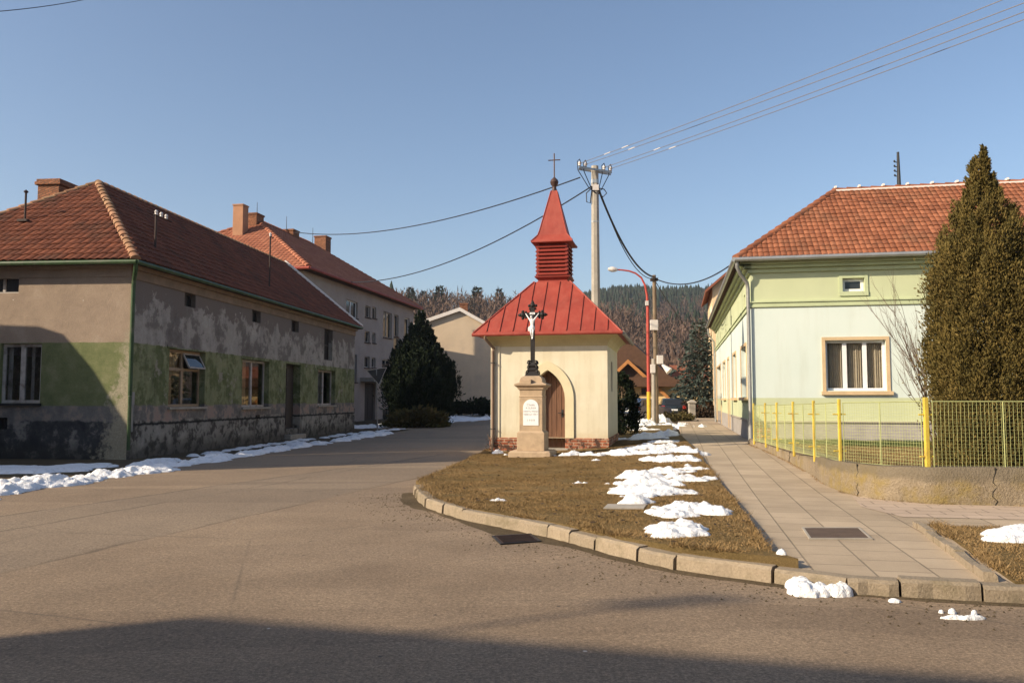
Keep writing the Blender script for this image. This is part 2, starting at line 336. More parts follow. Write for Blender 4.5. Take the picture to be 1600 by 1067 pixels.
    M['brick plinth'] = t.out(c, .9, t.bump(t.math('ADD', n, b.outputs[1]), .9, .03))
    t = NT('chimney brick'); b = t.n('ShaderNodeTexBrick'); t.put(b.inputs[0], t.map((1, 1, 1), (R(90), 0, R(20)))); b.inputs['Scale'].default_value = 1; b.inputs['Brick Width'].default_value = .26; b.inputs['Row Height'].default_value = .08
    b.inputs['Mortar Size'].default_value = .012; b.inputs['Color1'].default_value = (.22, .085, .04, 1); b.inputs['Color2'].default_value = (.34, .14, .07, 1); b.inputs['Mortar'].default_value = (.10, .065, .045, 1)
    M['chimney'] = t.out(t.mix(t.ramp(t.noise(4, 5, .7), [(.5, 0), (.7, .7)]), b.outputs[0], (.09, .05, .035)), .9, t.bump(b.outputs[1], .6, .02))
    M['red tin'] = basic('red tin', (.335, .066, .045), .5, .14, 1.4, .05, 20, spec=.35, dirt=(.26, .055, .04))
    t = NT('red sheet'); a = t.noise(1.3, 6, .65); c = t.ramp(a, [(.3, (.235, .042, .028)), (.5, (.30, .052, .034)), (.72, (.36, .072, .048))]); st = t.noise(5, 6, .7, t.map((1, 1, .12)))
    c = t.mix(t.ramp(st, [(.45, 0), (.75, .45)]), c, (.38, .11, .075)); c = t.mix(t.ramp(t.noise(3, 7, .72), [(.60, 0), (.72, .5)]), c, (.20, .055, .035)); lowb = t.noise(2.2, 3)
    M['red tin'] = t.out(c, .55, t.bump(lowb, .35, .05), spec=.3)
    M['red wood'] = basic('red wood', (.25, .04, .028), .6, .2, 3, .2, 30)
    M['dark copper'] = basic('dark copper', (.085, .05, .04), .5, .25, 8, .2, metal=.3)
    M['brown pipe'] = basic('brown pipe', (.20, .135, .095), .5, .2, 3, .05)
    M['zinc'] = basic('zinc', (.42, .42, .40), .4, .15, 3, .05, metal=.6, spec=.5)
    M['green pipe'] = basic('green pipe', (.04, .075, .028), .5, .35, 4, .1, dirt=(.09, .10, .06))
    M['rust'] = basic('rust', (.055, .035, .028), .75, .3, 6, .3)
    M['dark metal'] = basic('dark metal', (.035, .035, .037), .55, .25, 6, .1, metal=.3)
    t = NT('door planks'); X, Y, Z = t.xyz(); g = t.noise(9, 6, .65, t.map((3, 3, .25))); c = t.ramp(g, [(.3, (.105, .05, .03)), (.7, (.19, .095, .055))])
    M['planks'] = t.out(c, .65, t.bump(g, .35, .01))
    M['sandstone'] = basic('sandstone', (.45, .33, .215), .9, .2, 4, .4, 60, dirt=(.33, .24, .16))
    M['cast iron'] = basic('cast iron', (.018, .015, .014), .55, .3, 12, .4, 60)
    M['white paint'] = basic('white paint', (.78, .77, .75), .45, .06, 3, .05)
    M['old white'] = basic('old white', (.42, .38, .34), .6, .22, 5, .2, dirt=(.24, .2, .17))
    M['tan frame'] = basic('tan frame', (.33, .235, .15), .65, .2, 5, .2)
    M['stone plaque'] = basic('stone plaque', (.82, .81, .79), .4, .04, 3, .05)
    M['lettering'] = basic('lettering', (.30, .29, .30), .6, .1, 3, 0)
    M['concrete'] = basic('concrete', (.36, .32, .265), .9, .2, 3, .4, 40)
    t = NT('lichen wall'); n1 = t.noise(1.6, 7, .7); f = t.noise(32, 5, .7); c = t.ramp(n1, [(.3, (.19, .145, .095)), (.5, (.29, .225, .15)), (.7, (.40, .32, .225))])
    c = t.mix(.4, c, t.ramp(f, [(.3, (.10, .08, .055)), (.7, (.42, .35, .26))]))
    c = t.mix(t.math('MULTIPLY', t.ramp(t.noise(1.05, 5, .65), [(.5, 0), (.62, 1)]), t.ramp(t.noise(7, 5, .7), [(.35, .1), (.6, .7)])), c, (.27, .195, .05))
    X, Y, Z = t.xyz(); c = t.mix(t.math('MULTIPLY', t.step(t.math('ADD', Z, t.math('MULTIPLY', t.noise(3, 4), .25)), .56, .66), .7), c, (.15, .125, .09))
    M['lichen'] = t.out(c, .95, t.bump(t.math('ADD', f, n1), .8, .04), spec=.1)
    M['yellow paint'] = basic('yellow paint', (.58, .43, .065), .5, .2, 4, .1, dirt=(.42, .28, .06))
    M['mesh wire'] = basic('mesh wire', (.38, .40, .17), .5, .1, 4, 0, metal=.2)
    M['wood pole'] = basic('wood pole', (.20, .145, .095), .9, .3, 3, .5, 25)
    M['lamp red'] = basic('lamp red', (.43, .07, .05), .5, .15, 3, .05)
    M['lamp yellow'] = basic('lamp yellow', (.70, .42, .04), .5, .15, 3, .05)
    M['porcelain'] = basic('porcelain', (.66, .6, .55), .3, .1, 6, 0)
    M['cable'] = basic('cable', (.025, .027, .035), .6, .1, 3, 0)
    M['bright wire'] = basic('bright wire', (.17, .14, .125), .5, .1, 3, 0)
    M['sign grey'] = basic('sign grey', (.24, .24, .24), .5, .1, 4, 0, metal=.4)
    M['trunk'] = basic('trunk', (.13, .09, .06), .95, .3, 6, .6, 25)
    M['twig'] = basic('twig', (.16, .115, .085), .9, .3, 6, .2, 25)
    M['curtain'] = basic('curtain', (.55, .45, .34), .9, .12, 8, .1)
    M['old curtain'] = basic('old curtain', (.52, .36, .20), .9, .12, 5, .1)
    M['dark opening'] = basic('dark opening', (.02, .018, .016), .8, .2, 4, 0)
    M['dark door'] = basic('dark door', (.042, .033, .028), .6, .3, 4, .2)
    M['tar paper'] = basic('tar paper', (.07, .035, .025), .95, .3, 3, .2)
    M['tiles old'] = tilemat('tiles old', (.085, .027, .015), (.14, .043, .021), (.21, .069, .034), (.05, .034, .022), .75)
    M['tiles orange'] = tilemat('tiles orange', (.165, .058, .030), (.255, .088, .042), (.36, .14, .072), (.15, .085, .05), .7)
    M['tiles block'] = tilemat('tiles block', (.23, .075, .042), (.31, .11, .06), (.40, .165, .095), (.22, .08, .05), .3)
    M['ridge caps'] = tilemat('ridge caps', (.22, .10, .055), (.33, .165, .09), (.42, .24, .14), (.13, .13, .06), .6)
    M['mortar'] = basic('mortar', (.72, .66, .6), .9, .1, 6, .2)
    t = NT('glass'); t.t.nodes.remove(t.b); o = t.t.nodes['Material Output']; fr = t.n('ShaderNodeFresnel'); fr.inputs[0].default_value = 1.5
    tr = t.n('ShaderNodeBsdfTransparent'); tr.inputs[0].default_value = (.75, .78, .77, 1); gl = t.n('ShaderNodeBsdfGlossy'); gl.inputs['Roughness'].default_value = .02; mx = t.n('ShaderNodeMixShader')
    lw = t.n('ShaderNodeLayerWeight'); lw.inputs[0].default_value = .5; t.t.nodes.remove(fr); t.t.links.new(t.math('MULTIPLY_ADD', t.math('POWER', lw.outputs['Facing'], 3.), .7, .07), mx.inputs[0]); t.t.links.new(tr.outputs[0], mx.inputs[1]); t.t.links.new(gl.outputs[0], mx.inputs[2]); t.t.links.new(mx.outputs[0], o.inputs[0]); M['glass'] = t.m
    t = NT('dark glass'); M['dark glass'] = t.out((.022, .024, .026), .06, spec=.6)
    M['thuja'] = leafmat('thuja foliage', (.05, .045, .013), (.135, .098, .028), (.235, .155, .05))
    M['yew'] = leafmat('yew foliage', (.008, .014, .007), (.016, .025, .011), (.032, .042, .016))
    M['spruce'] = leafmat('spruce foliage', (.032, .046, .038), (.066, .086, .072), (.115, .135, .115))
    M['juniper'] = leafmat('juniper foliage', (.045, .05, .016), (.11, .085, .03), (.17, .115, .05))
    M['pine'] = leafmat('far conifer', (.014, .021, .013), (.026, .036, .021), (.042, .052, .028))
    M['bare'] = leafmat('bare wood', (.085, .055, .042), (.125, .082, .062), (.165, .115, .088))
    M['hill'] = basic('hill soil', (.105, .073, .05), .95, .3, .02, .3, .2)
    M['hedge'] = leafmat('hedge leaves', (.035, .026, .016), (.085, .055, .034), (.13, .09, .05))
    t = NT('car paint dark'); M['car dark'] = t.out((.018, .024, .024), .25, spec=.5, Coat_Weight=.6)
    t = NT('car paint blue'); M['car blue'] = t.out((.05, .08, .15), .25, spec=.5, Coat_Weight=.6)
    t = NT('car paint green'); M['car green'] = t.out((.05, .07, .065), .25, spec=.5, Coat_Weight=.6)
    t = NT('tail lamp'); M['tail lamp'] = t.out((.45, .03, .02), .2, spec=.5)
    M['rubber'] = basic('rubber', (.02, .02, .02), .8, .1, 5, 0)
    M['brown roof'] = tilemat('brown roof', (.15, .05, .03), (.21, .075, .045), (.28, .11, .065))
    M['dark timber'] = basic('dark timber', (.09, .045, .025), .8, .25, 3, .2)
    M['orange timber'] = basic('orange timber', (.40, .17, .05), .6, .2, 3, .2)
    M['yellow wall'] = basic('yellow wall', (.62, .45, .22), .9, .1, 1, .2)
make_materials()

# ------------------------------------------------------------------ terrain
def lerpn(x, xs, ys): return np.interp(x, xs, ys)
def gz(x, y):
    x = np.asarray(x, float); y = np.asarray(y, float)
    zr = lerpn(y, [-20, 7, 13, 25, 48, 65, 90, 150, 400, 3000], [0, 0, .04, .22, .22, .27, .6, 2.2, 6, 6])
    zl = lerpn(y, [-20, 42, 60, 75, 150, 400, 3000], [0, 0, .22, .35, 2., 6, 6])
    b = sstep(-1.5, 3., x-.1*(y-10)); return b*zr+(1-b)*zl
def g1(x, y): return float(gz(x, y))
def sheet(name, outline, zf, m, step=.8, skirt=0., origin=None, th=0.):
    xs = [p[0] for p in outline]; ys = [p[1] for p in outline]
    gx, gy = np.meshgrid(np.arange(min(xs), max(xs), step), np.arange(min(ys), max(ys), step)); gx = gx.ravel(); gy = gy.ravel()
    ok = in_poly(gx, gy, outline); pts = [Vector(p[:2]) for p in outline]+[Vector((a, b)) for a, b in zip(gx[ok], gy[ok])]
    n = len(outline); r = delaunay_2d_cdt(pts, [], [list(range(n))], 1, 1e-5)
    V = np.array([(p.x, p.y) for p in r[0]]); T = [f for f in r[2] if len(f) == 3]
    Z = zf(V[:, 0], V[:, 1]); verts = [(a, b, c) for (a, b), c in zip(V, Z)]; faces = []
    for f in T:
        a, b, c = (V[i] for i in f); cr = (b[0]-a[0])*(c[1]-a[1])-(b[1]-a[1])*(c[0]-a[0]); faces.append(tuple(f) if cr > 0 else tuple(f)[::-1])
    if skirt:
        ed = {}
        for f in faces:
            for i in range(3): ed[(f[i], f[(i+1) % 3])] = 1
        for (a, b) in [e for e in ed if (e[1], e[0]) not in ed]:
            k = len(verts); verts += [(verts[a][0], verts[a][1], verts[a][2]-skirt), (verts[b][0], verts[b][1], verts[b][2]-skirt)]; faces.append((b, a, k, k+1))
    mb = MB()
    if origin:
        fr = Frame((origin[0], origin[1], 0), th); verts = [tuple(fr.loc(v)) for v in verts]
    mb.add(verts, faces); o = mb.build(name, m, None, True)
    if origin: o.location = (origin[0], origin[1], 0); o.rotation_euler = (0, 0, -th)
    return o
TH = math.atan(.2)
def xy(p): return (p.x, p.y)
# outlines measured on the ground
KERB = [xy(G(a, b, 0)) for a, b in ((646, 770), (650, 781), (662, 792), (697, 805), (728, 815), (783, 826), (845, 839), (918, 858), (950, 869), (1004, 881), (1052, 892), (1124, 903), (1240, 917), (1325, 929), (1453, 937), (1600, 945))]
KERB += [(KERB[-1][0]+3, KERB[-1][1]-.6), (KERB[-1][0]+9, KERB[-1][1]-1.9)]
LAWN_L = [(-.75, 25.2), (-.98, 22.2), (-1.45, 18.4), (-1.80, 15.6)]
SIDE_L = [(2.46, 7.95), (2.75, 9.5), (3.35, 13), (4.1, 17.5), (4.75, 21.5), (5.9, 29), (7.3, 36), (8.6, 43), (11.2, 56)]
def inset(pts, d):
    out = []
    for i, p in enumerate(pts):
        a = Vector(pts[max(i-1, 0)]); b = Vector(pts[min(i+1, len(pts)-1)]); t = (b-a).normalized(); nrm = Vector((-t.y, t.x)); out.append((p[0]+nrm.x*d, p[1]+nrm.y*d))
    return out
KIN = inset(KERB, .16)
LAWN = LAWN_L+KIN[:13]+SIDE_L[:6]+[(6.4, 33), (7.0, 36), (7.9, 41), (8.4, 45), (7.2, 47), (5.6, 46), (2.6, 36), (.9, 31)]
WALLP = [(6.98, 24.6), (6.62, 21.6), (6.2, 18.6), (5.68, 15.7), (5.34, 14.2), (5.27, 13.2), (5.45, 12.45), (5.95, 11.95), (7.5, 11.62), (14, 10.3), (22, 8.7)]   # street face of the low wall
KEDGE = [xy(G(a, b, .13)) for a, b in ((1443, 825), (1490, 857), (1517, 876), (1564, 910))]
LAWN2 = [(22, 6.0), (6.0, 9.62)]+[(KEDGE[0][0]+.12, KEDGE[0][1]-.03)]+[(p[0]+.1, p[1]) for p in KEDGE[1:]]+[(p[0], p[1]) for p in KIN[15:]]
LAWN2 = [(13.2, 8.05)]+LAWN2[1:]
def lawn_off(x, y): return .13+.03*sstep(18, 21, np.asarray(y))+.06*sstep(0, 3.6, np.asarray(x)-.2*(np.asarray(y)-10))+.03*sstep(16, 9, np.asarray(y))
def z_lawn(x, y): return gz(x, y)+lawn_off(x, y)+.035*(fbm(np.asarray(x)*.9, np.asarray(y)*.9, 3)-.45)
def z_side(x, y): return gz(x, y)+.13
def z_lawn2(x, y): return gz(x, y)+.15+.05*(fbm(np.asarray(x)*1.3, np.asarray(y)*1.3, 3)-.4)
SIDEWALK = KIN[12:]+[(14, 6.0), (13.8, 8.2), (14.2, 10.4)]+WALLP[:10][::-1]+[(6.98, 24.6), (7.3, 25.2), (12.2, 49.5), (15, 62), (12.4, 62)]+SIDE_L[::-1]
ground = sheet('ground', [(-90, -30), (90, -30), (220, 60), (260, 200), (-260, 200), (-220, 60)], lambda x, y: gz(x, y)-.02, M['soil'], 3.)
tag(ground, kind='structure')
ROAD = [(-60, -25), (60, -25), (60, 1.0)]+KIN[::-1][:0]+[(KERB[-1][0], KERB[-1][1])]+KERB[::-1][1:]+LAWN_L[::-1]+[(-.4, 27), (.9, 31.5), (3, 37), (6.2, 47), (10.2, 58), (14, 72), (22, 95), (15, 100), (7, 80), (2, 66), (-1.8, 59), (-6.3, 52), (-9.2, 47.5), (-7.6, 45.5), (-5.4, 44.2), (-6.2, 40), (-7.1, 33), (-7.75, 26), (-8.2, 21), (-8.7, 17.4), (-10.5, 14.6), (-16, 12.6), (-60, 9)]
tag(sheet('road', ROAD, lambda x, y: gz(x, y)+.0, M['asphalt'], 1.5), kind='structure')
side_o = sheet('pavement', SIDEWALK, z_side, M['pavers'], .9, .2, (3.0, 9.0), TH); tag(side_o, kind='structure')
BAND = [(5.2, 12.75), (5.42, 12.36), (5.93, 11.86), (7.5, 11.53), (14, 10.2), (13.6, 8.9), (7.2, 10.3), (4.98, 10.65), (4.85, 11.6)]
tag(sheet('footpath', BAND, lambda x, y: z_side(x, y)+.005, M['pink pavers'], .9, 0, (5, 11), math.atan(.2)), kind='structure')
tag(sheet('lawn', LAWN, z_lawn, M['turf'], .5, .25), kind='structure')
tag(sheet('grass_verge', LAWN2, z_lawn2, M['turf'], .4, .2), kind='structure')
GARDEN = [(7.15, 24.2), (6.8, 21.6), (6.4, 18.6), (5.9, 15.7), (5.58, 14.2), (5.52, 13.3), (5.65, 12.7), (6.1, 12.2), (7.6, 11.85), (14, 10.5), (21, 9.1), (24, 20.8)]
def z_garden(x, y): return gz(x, y)+.26+.04*fbm(np.asarray(x)*1.2, np.asarray(y)*1.2, 3)
tag(sheet('garden_lawn', GARDEN, z_garden, M['turf'], .6), kind='structure')
def surf(x, y):
    x = np.asarray(x, float); y = np.asarray(y, float); z = gz(x, y)
    z = np.where(in_poly(x, y, SIDEWALK), z_side(x, y), z); z = np.where(in_poly(x, y, LAWN), z_lawn(x, y), z)
    z = np.where(in_poly(x, y, LAWN2), z_lawn2(x, y), z)
    return z
# kerb stones laid end to end round the corner
def kerb(name, line, h, w, smin, smax, m, zf):
    mb = MB(); pts = [Vector(p) for p in line]; cum = [0]
    for i in range(1, len(pts)): cum.append(cum[-1]+(pts[i]-pts[i-1]).length)
    def at(s):
        s = max(0, min(cum[-1], s))
        for i in range(1, len(pts)):
            if s <= cum[i]: return pts[i-1].lerp(pts[i], (s-cum[i-1])/max(1e-6, cum[i]-cum[i-1]))
        return pts[-1]
    s = 0
    while s < cum[-1]-.1:
        L = random.uniform(smin, smax); e = min(cum[-1], s+L); mb.cur = random.random(); a, b = at(s+.012), at(e-.012)
        t = (b-a).normalized(); nr = Vector((-t.y, t.x)); hj = h+random.uniform(-.012, .012); oj = random.uniform(-.012, .012); k = 5; q = []
        for i in range(k+1):
            c = a.lerp(b, i/k)+nr*oj; z0 = zf(c.x, c.y); wb = .012*math.sin(i*2.1+s)
            for (dn, dz) in ((wb, -.06), (.012+wb, hj-.03), (.04, hj+random.uniform(-.006, .004)), (w, hj), (w, -.06)): p = c+nr*dn; q.append((p.x, p.y, z0+dz))
        fs = [(i*5+j, (i+1)*5+j, (i+1)*5+j+1, i*5+j+1) for i in range(k) for j in range(4)]+[(0, 1, 2, 3, 4), tuple(5*k+j for j in (4, 3, 2, 1, 0))]
        mb.add(q, fs); s = e
    return mb.build(name, m)
tag(kerb('kerb', KERB[:17], .145, .17, .42, .98, M['kerb'], g1), kind='structure')
tag(kerb('kerb_edging', KEDGE[::-1]+[(6.2, 9.58)][:0], .10, .12, .3, .7, M['kerb'], lambda x, y: float(z_side(x, y))-.03), kind='structure')

# ------------------------------------------------------------------ building helpers
def wall_sheet(mb, outer, holes, mp, depth=.18):
    """outer, holes: polygons in (a, z); mp(a, z, d) -> local point, d into the wall"""
    pts = [Vector(p) for p in outer]; faces = [list(range(len(outer)))]; edges = []
    for h in holes:
        k = len(pts); pts += [Vector(p) for p in h]; edges += [(k+i, k+(i+1) % len(h)) for i in range(len(h))]
    r = delaunay_2d_cdt(pts, edges, faces, 1, 1e-6)
    V = r[0]; vs = [mp(p.x, p.y, 0) for p in V]; fs = []
    o, ea, ez, ed = mp(0, 0, 0), mp(1, 0, 0), mp(0, 1, 0), mp(0, 0, 1); flip = (Vector(ea)-Vector(o)).cross(Vector(ez)-Vector(o)).dot(Vector(ed)-Vector(o)) > 0
    for f in r[2]:
        c = sum((V[i] for i in f), Vector((0, 0)))/len(f)
        if any(in_poly(np.array([c.x]), np.array([c.y]), h)[0] for h in holes): continue
        a, b, d = V[f[0]], V[f[1]], V[f[2]]; ccw = (b-a).x*(d-a).y-(b-a).y*(d-a).x > 0; fs.append(tuple(f) if ccw != flip else tuple(f)[::-1])
    mb.add(vs, fs)
    for h in holes:
        n = len(h)
        for i in range(n):
            p, q = h[i], h[(i+1) % n]; mb.poly([mp(*p, 0), mp(*q, 0), mp(*q, depth), mp(*p, depth)])
def rect(a0, a1, z0, z1): a0, a1 = sorted((a0, a1)); z0, z1 = sorted((z0, z1)); return [(a0, z0), (a1, z0), (a1, z1), (a0, z1)]
def mbox(mb, mp, a0, a1, z0, z1, d0, d1):
    q = [mp(a, z, d) for d in (d0, d1) for a, z in ((a0, z0), (a1, z0), (a1, z1), (a0, z1))]
    c = sum((Vector(p) for p in q), Vector())/8; ax = (Vector(mp(a1, z0, d0))-Vector(mp(a0, z0, d0)))/2; az = (Vector(mp(a0, z1, d0))-Vector(mp(a0, z0, d0)))/2; ad = (Vector(mp(a0, z0, d1))-Vector(mp(a0, z0, d0)))/2
    mb.obox(c, ax, az, ad)
def window(par, mp, a0, a1, z0, z1, fm, cols=2, depth=.14, fw=.06, transom=None, glass=None, sill=None, curtain=None, sm=None, name='window'):
    a0, a1 = sorted((a0, a1)); z0, z1 = sorted((z0, z1)); mb = MB(); d0, d1 = depth, depth+.06; e = .004
    mbox(mb, mp, a0+e, a0+fw, z0+e, z1-e, d0, d1); mbox(mb, mp, a1-fw, a1-e, z0+e, z1-e, d0, d1)
    mbox(mb, mp, a0+fw, a1-fw, z1-fw, z1-e, d0+.002, d1); mbox(mb, mp, a0+fw, a1-fw, z0+e, z0+fw, d0+.002, d1)
    for i in range(1, cols):
        c = a0+(a1-a0)*i/cols; mbox(mb, mp, c-fw*.8, c+fw*.8, z0+fw, z1-fw, d0-.004, d1)
    if transom:
        zt = z0+(z1-z0)*transom; mbox(mb, mp, a0+fw, a1-fw, zt-fw*.5, zt+fw*.5, d0-.002, d1-.004)
    w = mb.build(name, fm, par)
    g = MB(); g.poly([mp(a0+.01, z0+.01, d0+.03), mp(a1-.01, z0+.01, d0+.03), mp(a1-.01, z1-.01, d0+.03), mp(a0+.01, z1-.01, d0+.03)]); g.build('pane', glass or M['glass'], w)
    if sill is not None:
        s = MB(); mbox(s, mp, a0-.05, a1+.05, z0-.07, z0-.002, -.09, depth-.002); s.build('sill', sm or fm, w)
    if curtain:
        m_, spans = curtain; c = MB()
        for (p, q, zb, zt) in spans:
            k = max(4, int((q-p)*(a1-a0)/.035)); n = 2*k; vs = []
            for i in range(n+1):
                a = a0+(a1-a0)*(p+(q-p)*i/n); dd = d1+.10+.022*math.sin(i*1.7)+.012*math.sin(i*.61)
                vs += [mp(a, z0+(z1-z0)*zb, dd), mp(a, z0+(z1-z0)*zt, dd)]
            c.add(vs, [(2*i, 2*i+2, 2*i+3, 2*i+1) for i in range(n)])
        c.build('curtain', m_, w)
    return w
def tiles(mb, poly, tw, tl, prof, lift=.03, off=.015, shrink=.0):
    poly = [Vector(p) for p in poly]; o = poly[0]; e = (poly[1]-o).normalized(); n = e.cross(poly[2]-o).normalized()
    if n.z < 0: n = -n
    s = n.cross(e); s = s if s.z > 0 else -s
    q = [((p-o).dot(e), (p-o).dot(s)) for p in poly]; x0, x1 = min(a for a, b in q), max(a for a, b in q); y1 = max(b for a, b in q); k = len(prof)-1
    ny = int(y1/tl)+1; nx = int((x1-x0)/tw)+1
    cx, cy = np.meshgrid(x0+(np.arange(nx)+.5)*tw, (np.arange(ny)+.5)*tl); ok = in_poly(cx, cy, q)
    for j in range(ny):
        for i in range(nx):
            if not ok[j, i]: continue
            mb.cur = random.random(); xa = x0+i*tw; ya = j*tl-.04; jz = random.uniform(-.006, .006); jy = random.uniform(-.008, .008); vs = []
            for a in range(k+1):
                x = o+e*(xa+tw*a/k)+n*off; h = prof[a]
                vs += [x+s*(ya+jy)+n*(h+lift-.022+jz), x+s*(ya+jy)+n*(h+lift+jz), x+s*(ya+tl+.05)+n*(h+jz)]
            fs = []
            for a in range(k): b = 3*a; fs += [(b, b+3, b+4, b+1), (b+1, b+4, b+5, b+2)]
            mb.add(vs, fs)
def caps(mb, p0, p1, r=.12, seg=.36):
    p0, p1 = Vector(p0), Vector(p1); L = (p1-p0).length; n = max(1, int(L/seg)); t = (p1-p0)/L; side = t.cross(Vector((0, 0, 1))).normalized(); up = side.cross(t)
    for i in range(n):
        mb.cur = random.random(); a = p0+t*(L*i/n-.02); b = p0+t*(L*(i+1)/n+.03); vs = []; ra, rb = r*1.12, r*.94; k = 7
        for (c, rr, l) in ((a, ra, .02), (b, rb, 0.)):
            for j in range(k+1): q = math.pi*j/k; vs.append(c+side*(rr*math.cos(q))+up*(rr*.85*math.sin(q)+l-.03))
        fs = [(j, j+1, k+2+j, k+1+j) for j in range(k)]+[tuple(range(k+1))[::-1], tuple(range(k+1, 2*k+2))]
        mb.add(vs, fs)
PAN = [0, .002, .018, .032, .034, .019, .002]
FLATT = [.0, .016, .022, .022, .016, 0]

def gutter_dirt():
    out = inset(KERB[:17], -.02); mb = MB(); n = 160; cum = [0]; P2 = [Vector(p) for p in KERB[:17]]
    for i in range(1, len(P2)): cum.append(cum[-1]+(P2[i]-P2[i-1]).length)
    vs = []
    for i in range(n+1):
        sd = cum[-1]*i/n; k = max(j for j in range(len(cum)) if cum[j] <= sd+1e-9); k = min(k, len(P2)-2); p = P2[k].lerp(P2[k+1], (sd-cum[k])/(cum[k+1]-cum[k])); t = (P2[k+1]-P2[k]).normalized(); nr = Vector((t.y, -t.x))
        w = .04+.30*float(np.clip(fbm(np.array(sd*.9), np.array(2.), 4)-.28, 0, 1))+(.2*max(0, 1-abs(sd-1.2)/1.6))+.25*max(0, 1-abs(sd-4.8)/1.2)
        for q, dz in ((-.02, .008), (w*.5, .007), (w, .002)): c = p+nr*q; vs.append((c.x, c.y, g1(c.x, c.y)+dz))
    mb.add(vs, [(3*i+j, 3*i+j+1, 3*i+4+j, 3*i+3+j) for i in range(n) for j in range(2)]); tag(mb.build('gutter_dirt', M['soil']), kind='stuff')
    rg = np.random.default_rng(12); V = []; T = []; b = 0
    for i in range(1500):
        sd = rg.random()*cum[-1]; k = max(j for j in range(len(cum)) if cum[j] <= sd+1e-9); k = min(k, len(P2)-2); p = P2[k].lerp(P2[k+1], (sd-cum[k])/(cum[k+1]-cum[k])); t = (P2[k+1]-P2[k]).normalized(); nr = Vector((t.y, -t.x)); c = p+nr*abs(rg.normal())*.5; r = .006+.012*rg.random()**2; z = g1(c.x, c.y); a = rg.random()*6.28
        V += [(c.x+math.cos(a+2.1*q)*r, c.y+math.sin(a+2.1*q)*r, z) for q in range(3)]+[(c.x, c.y, z+r*.9)]; T += [(b, b+1, b+3), (b+1, b+2, b+3), (b+2, b, b+3)]; b += 4
    tag(np_mesh('grit', V, T, M['soil']), kind='stuff')
gutter_dirt()

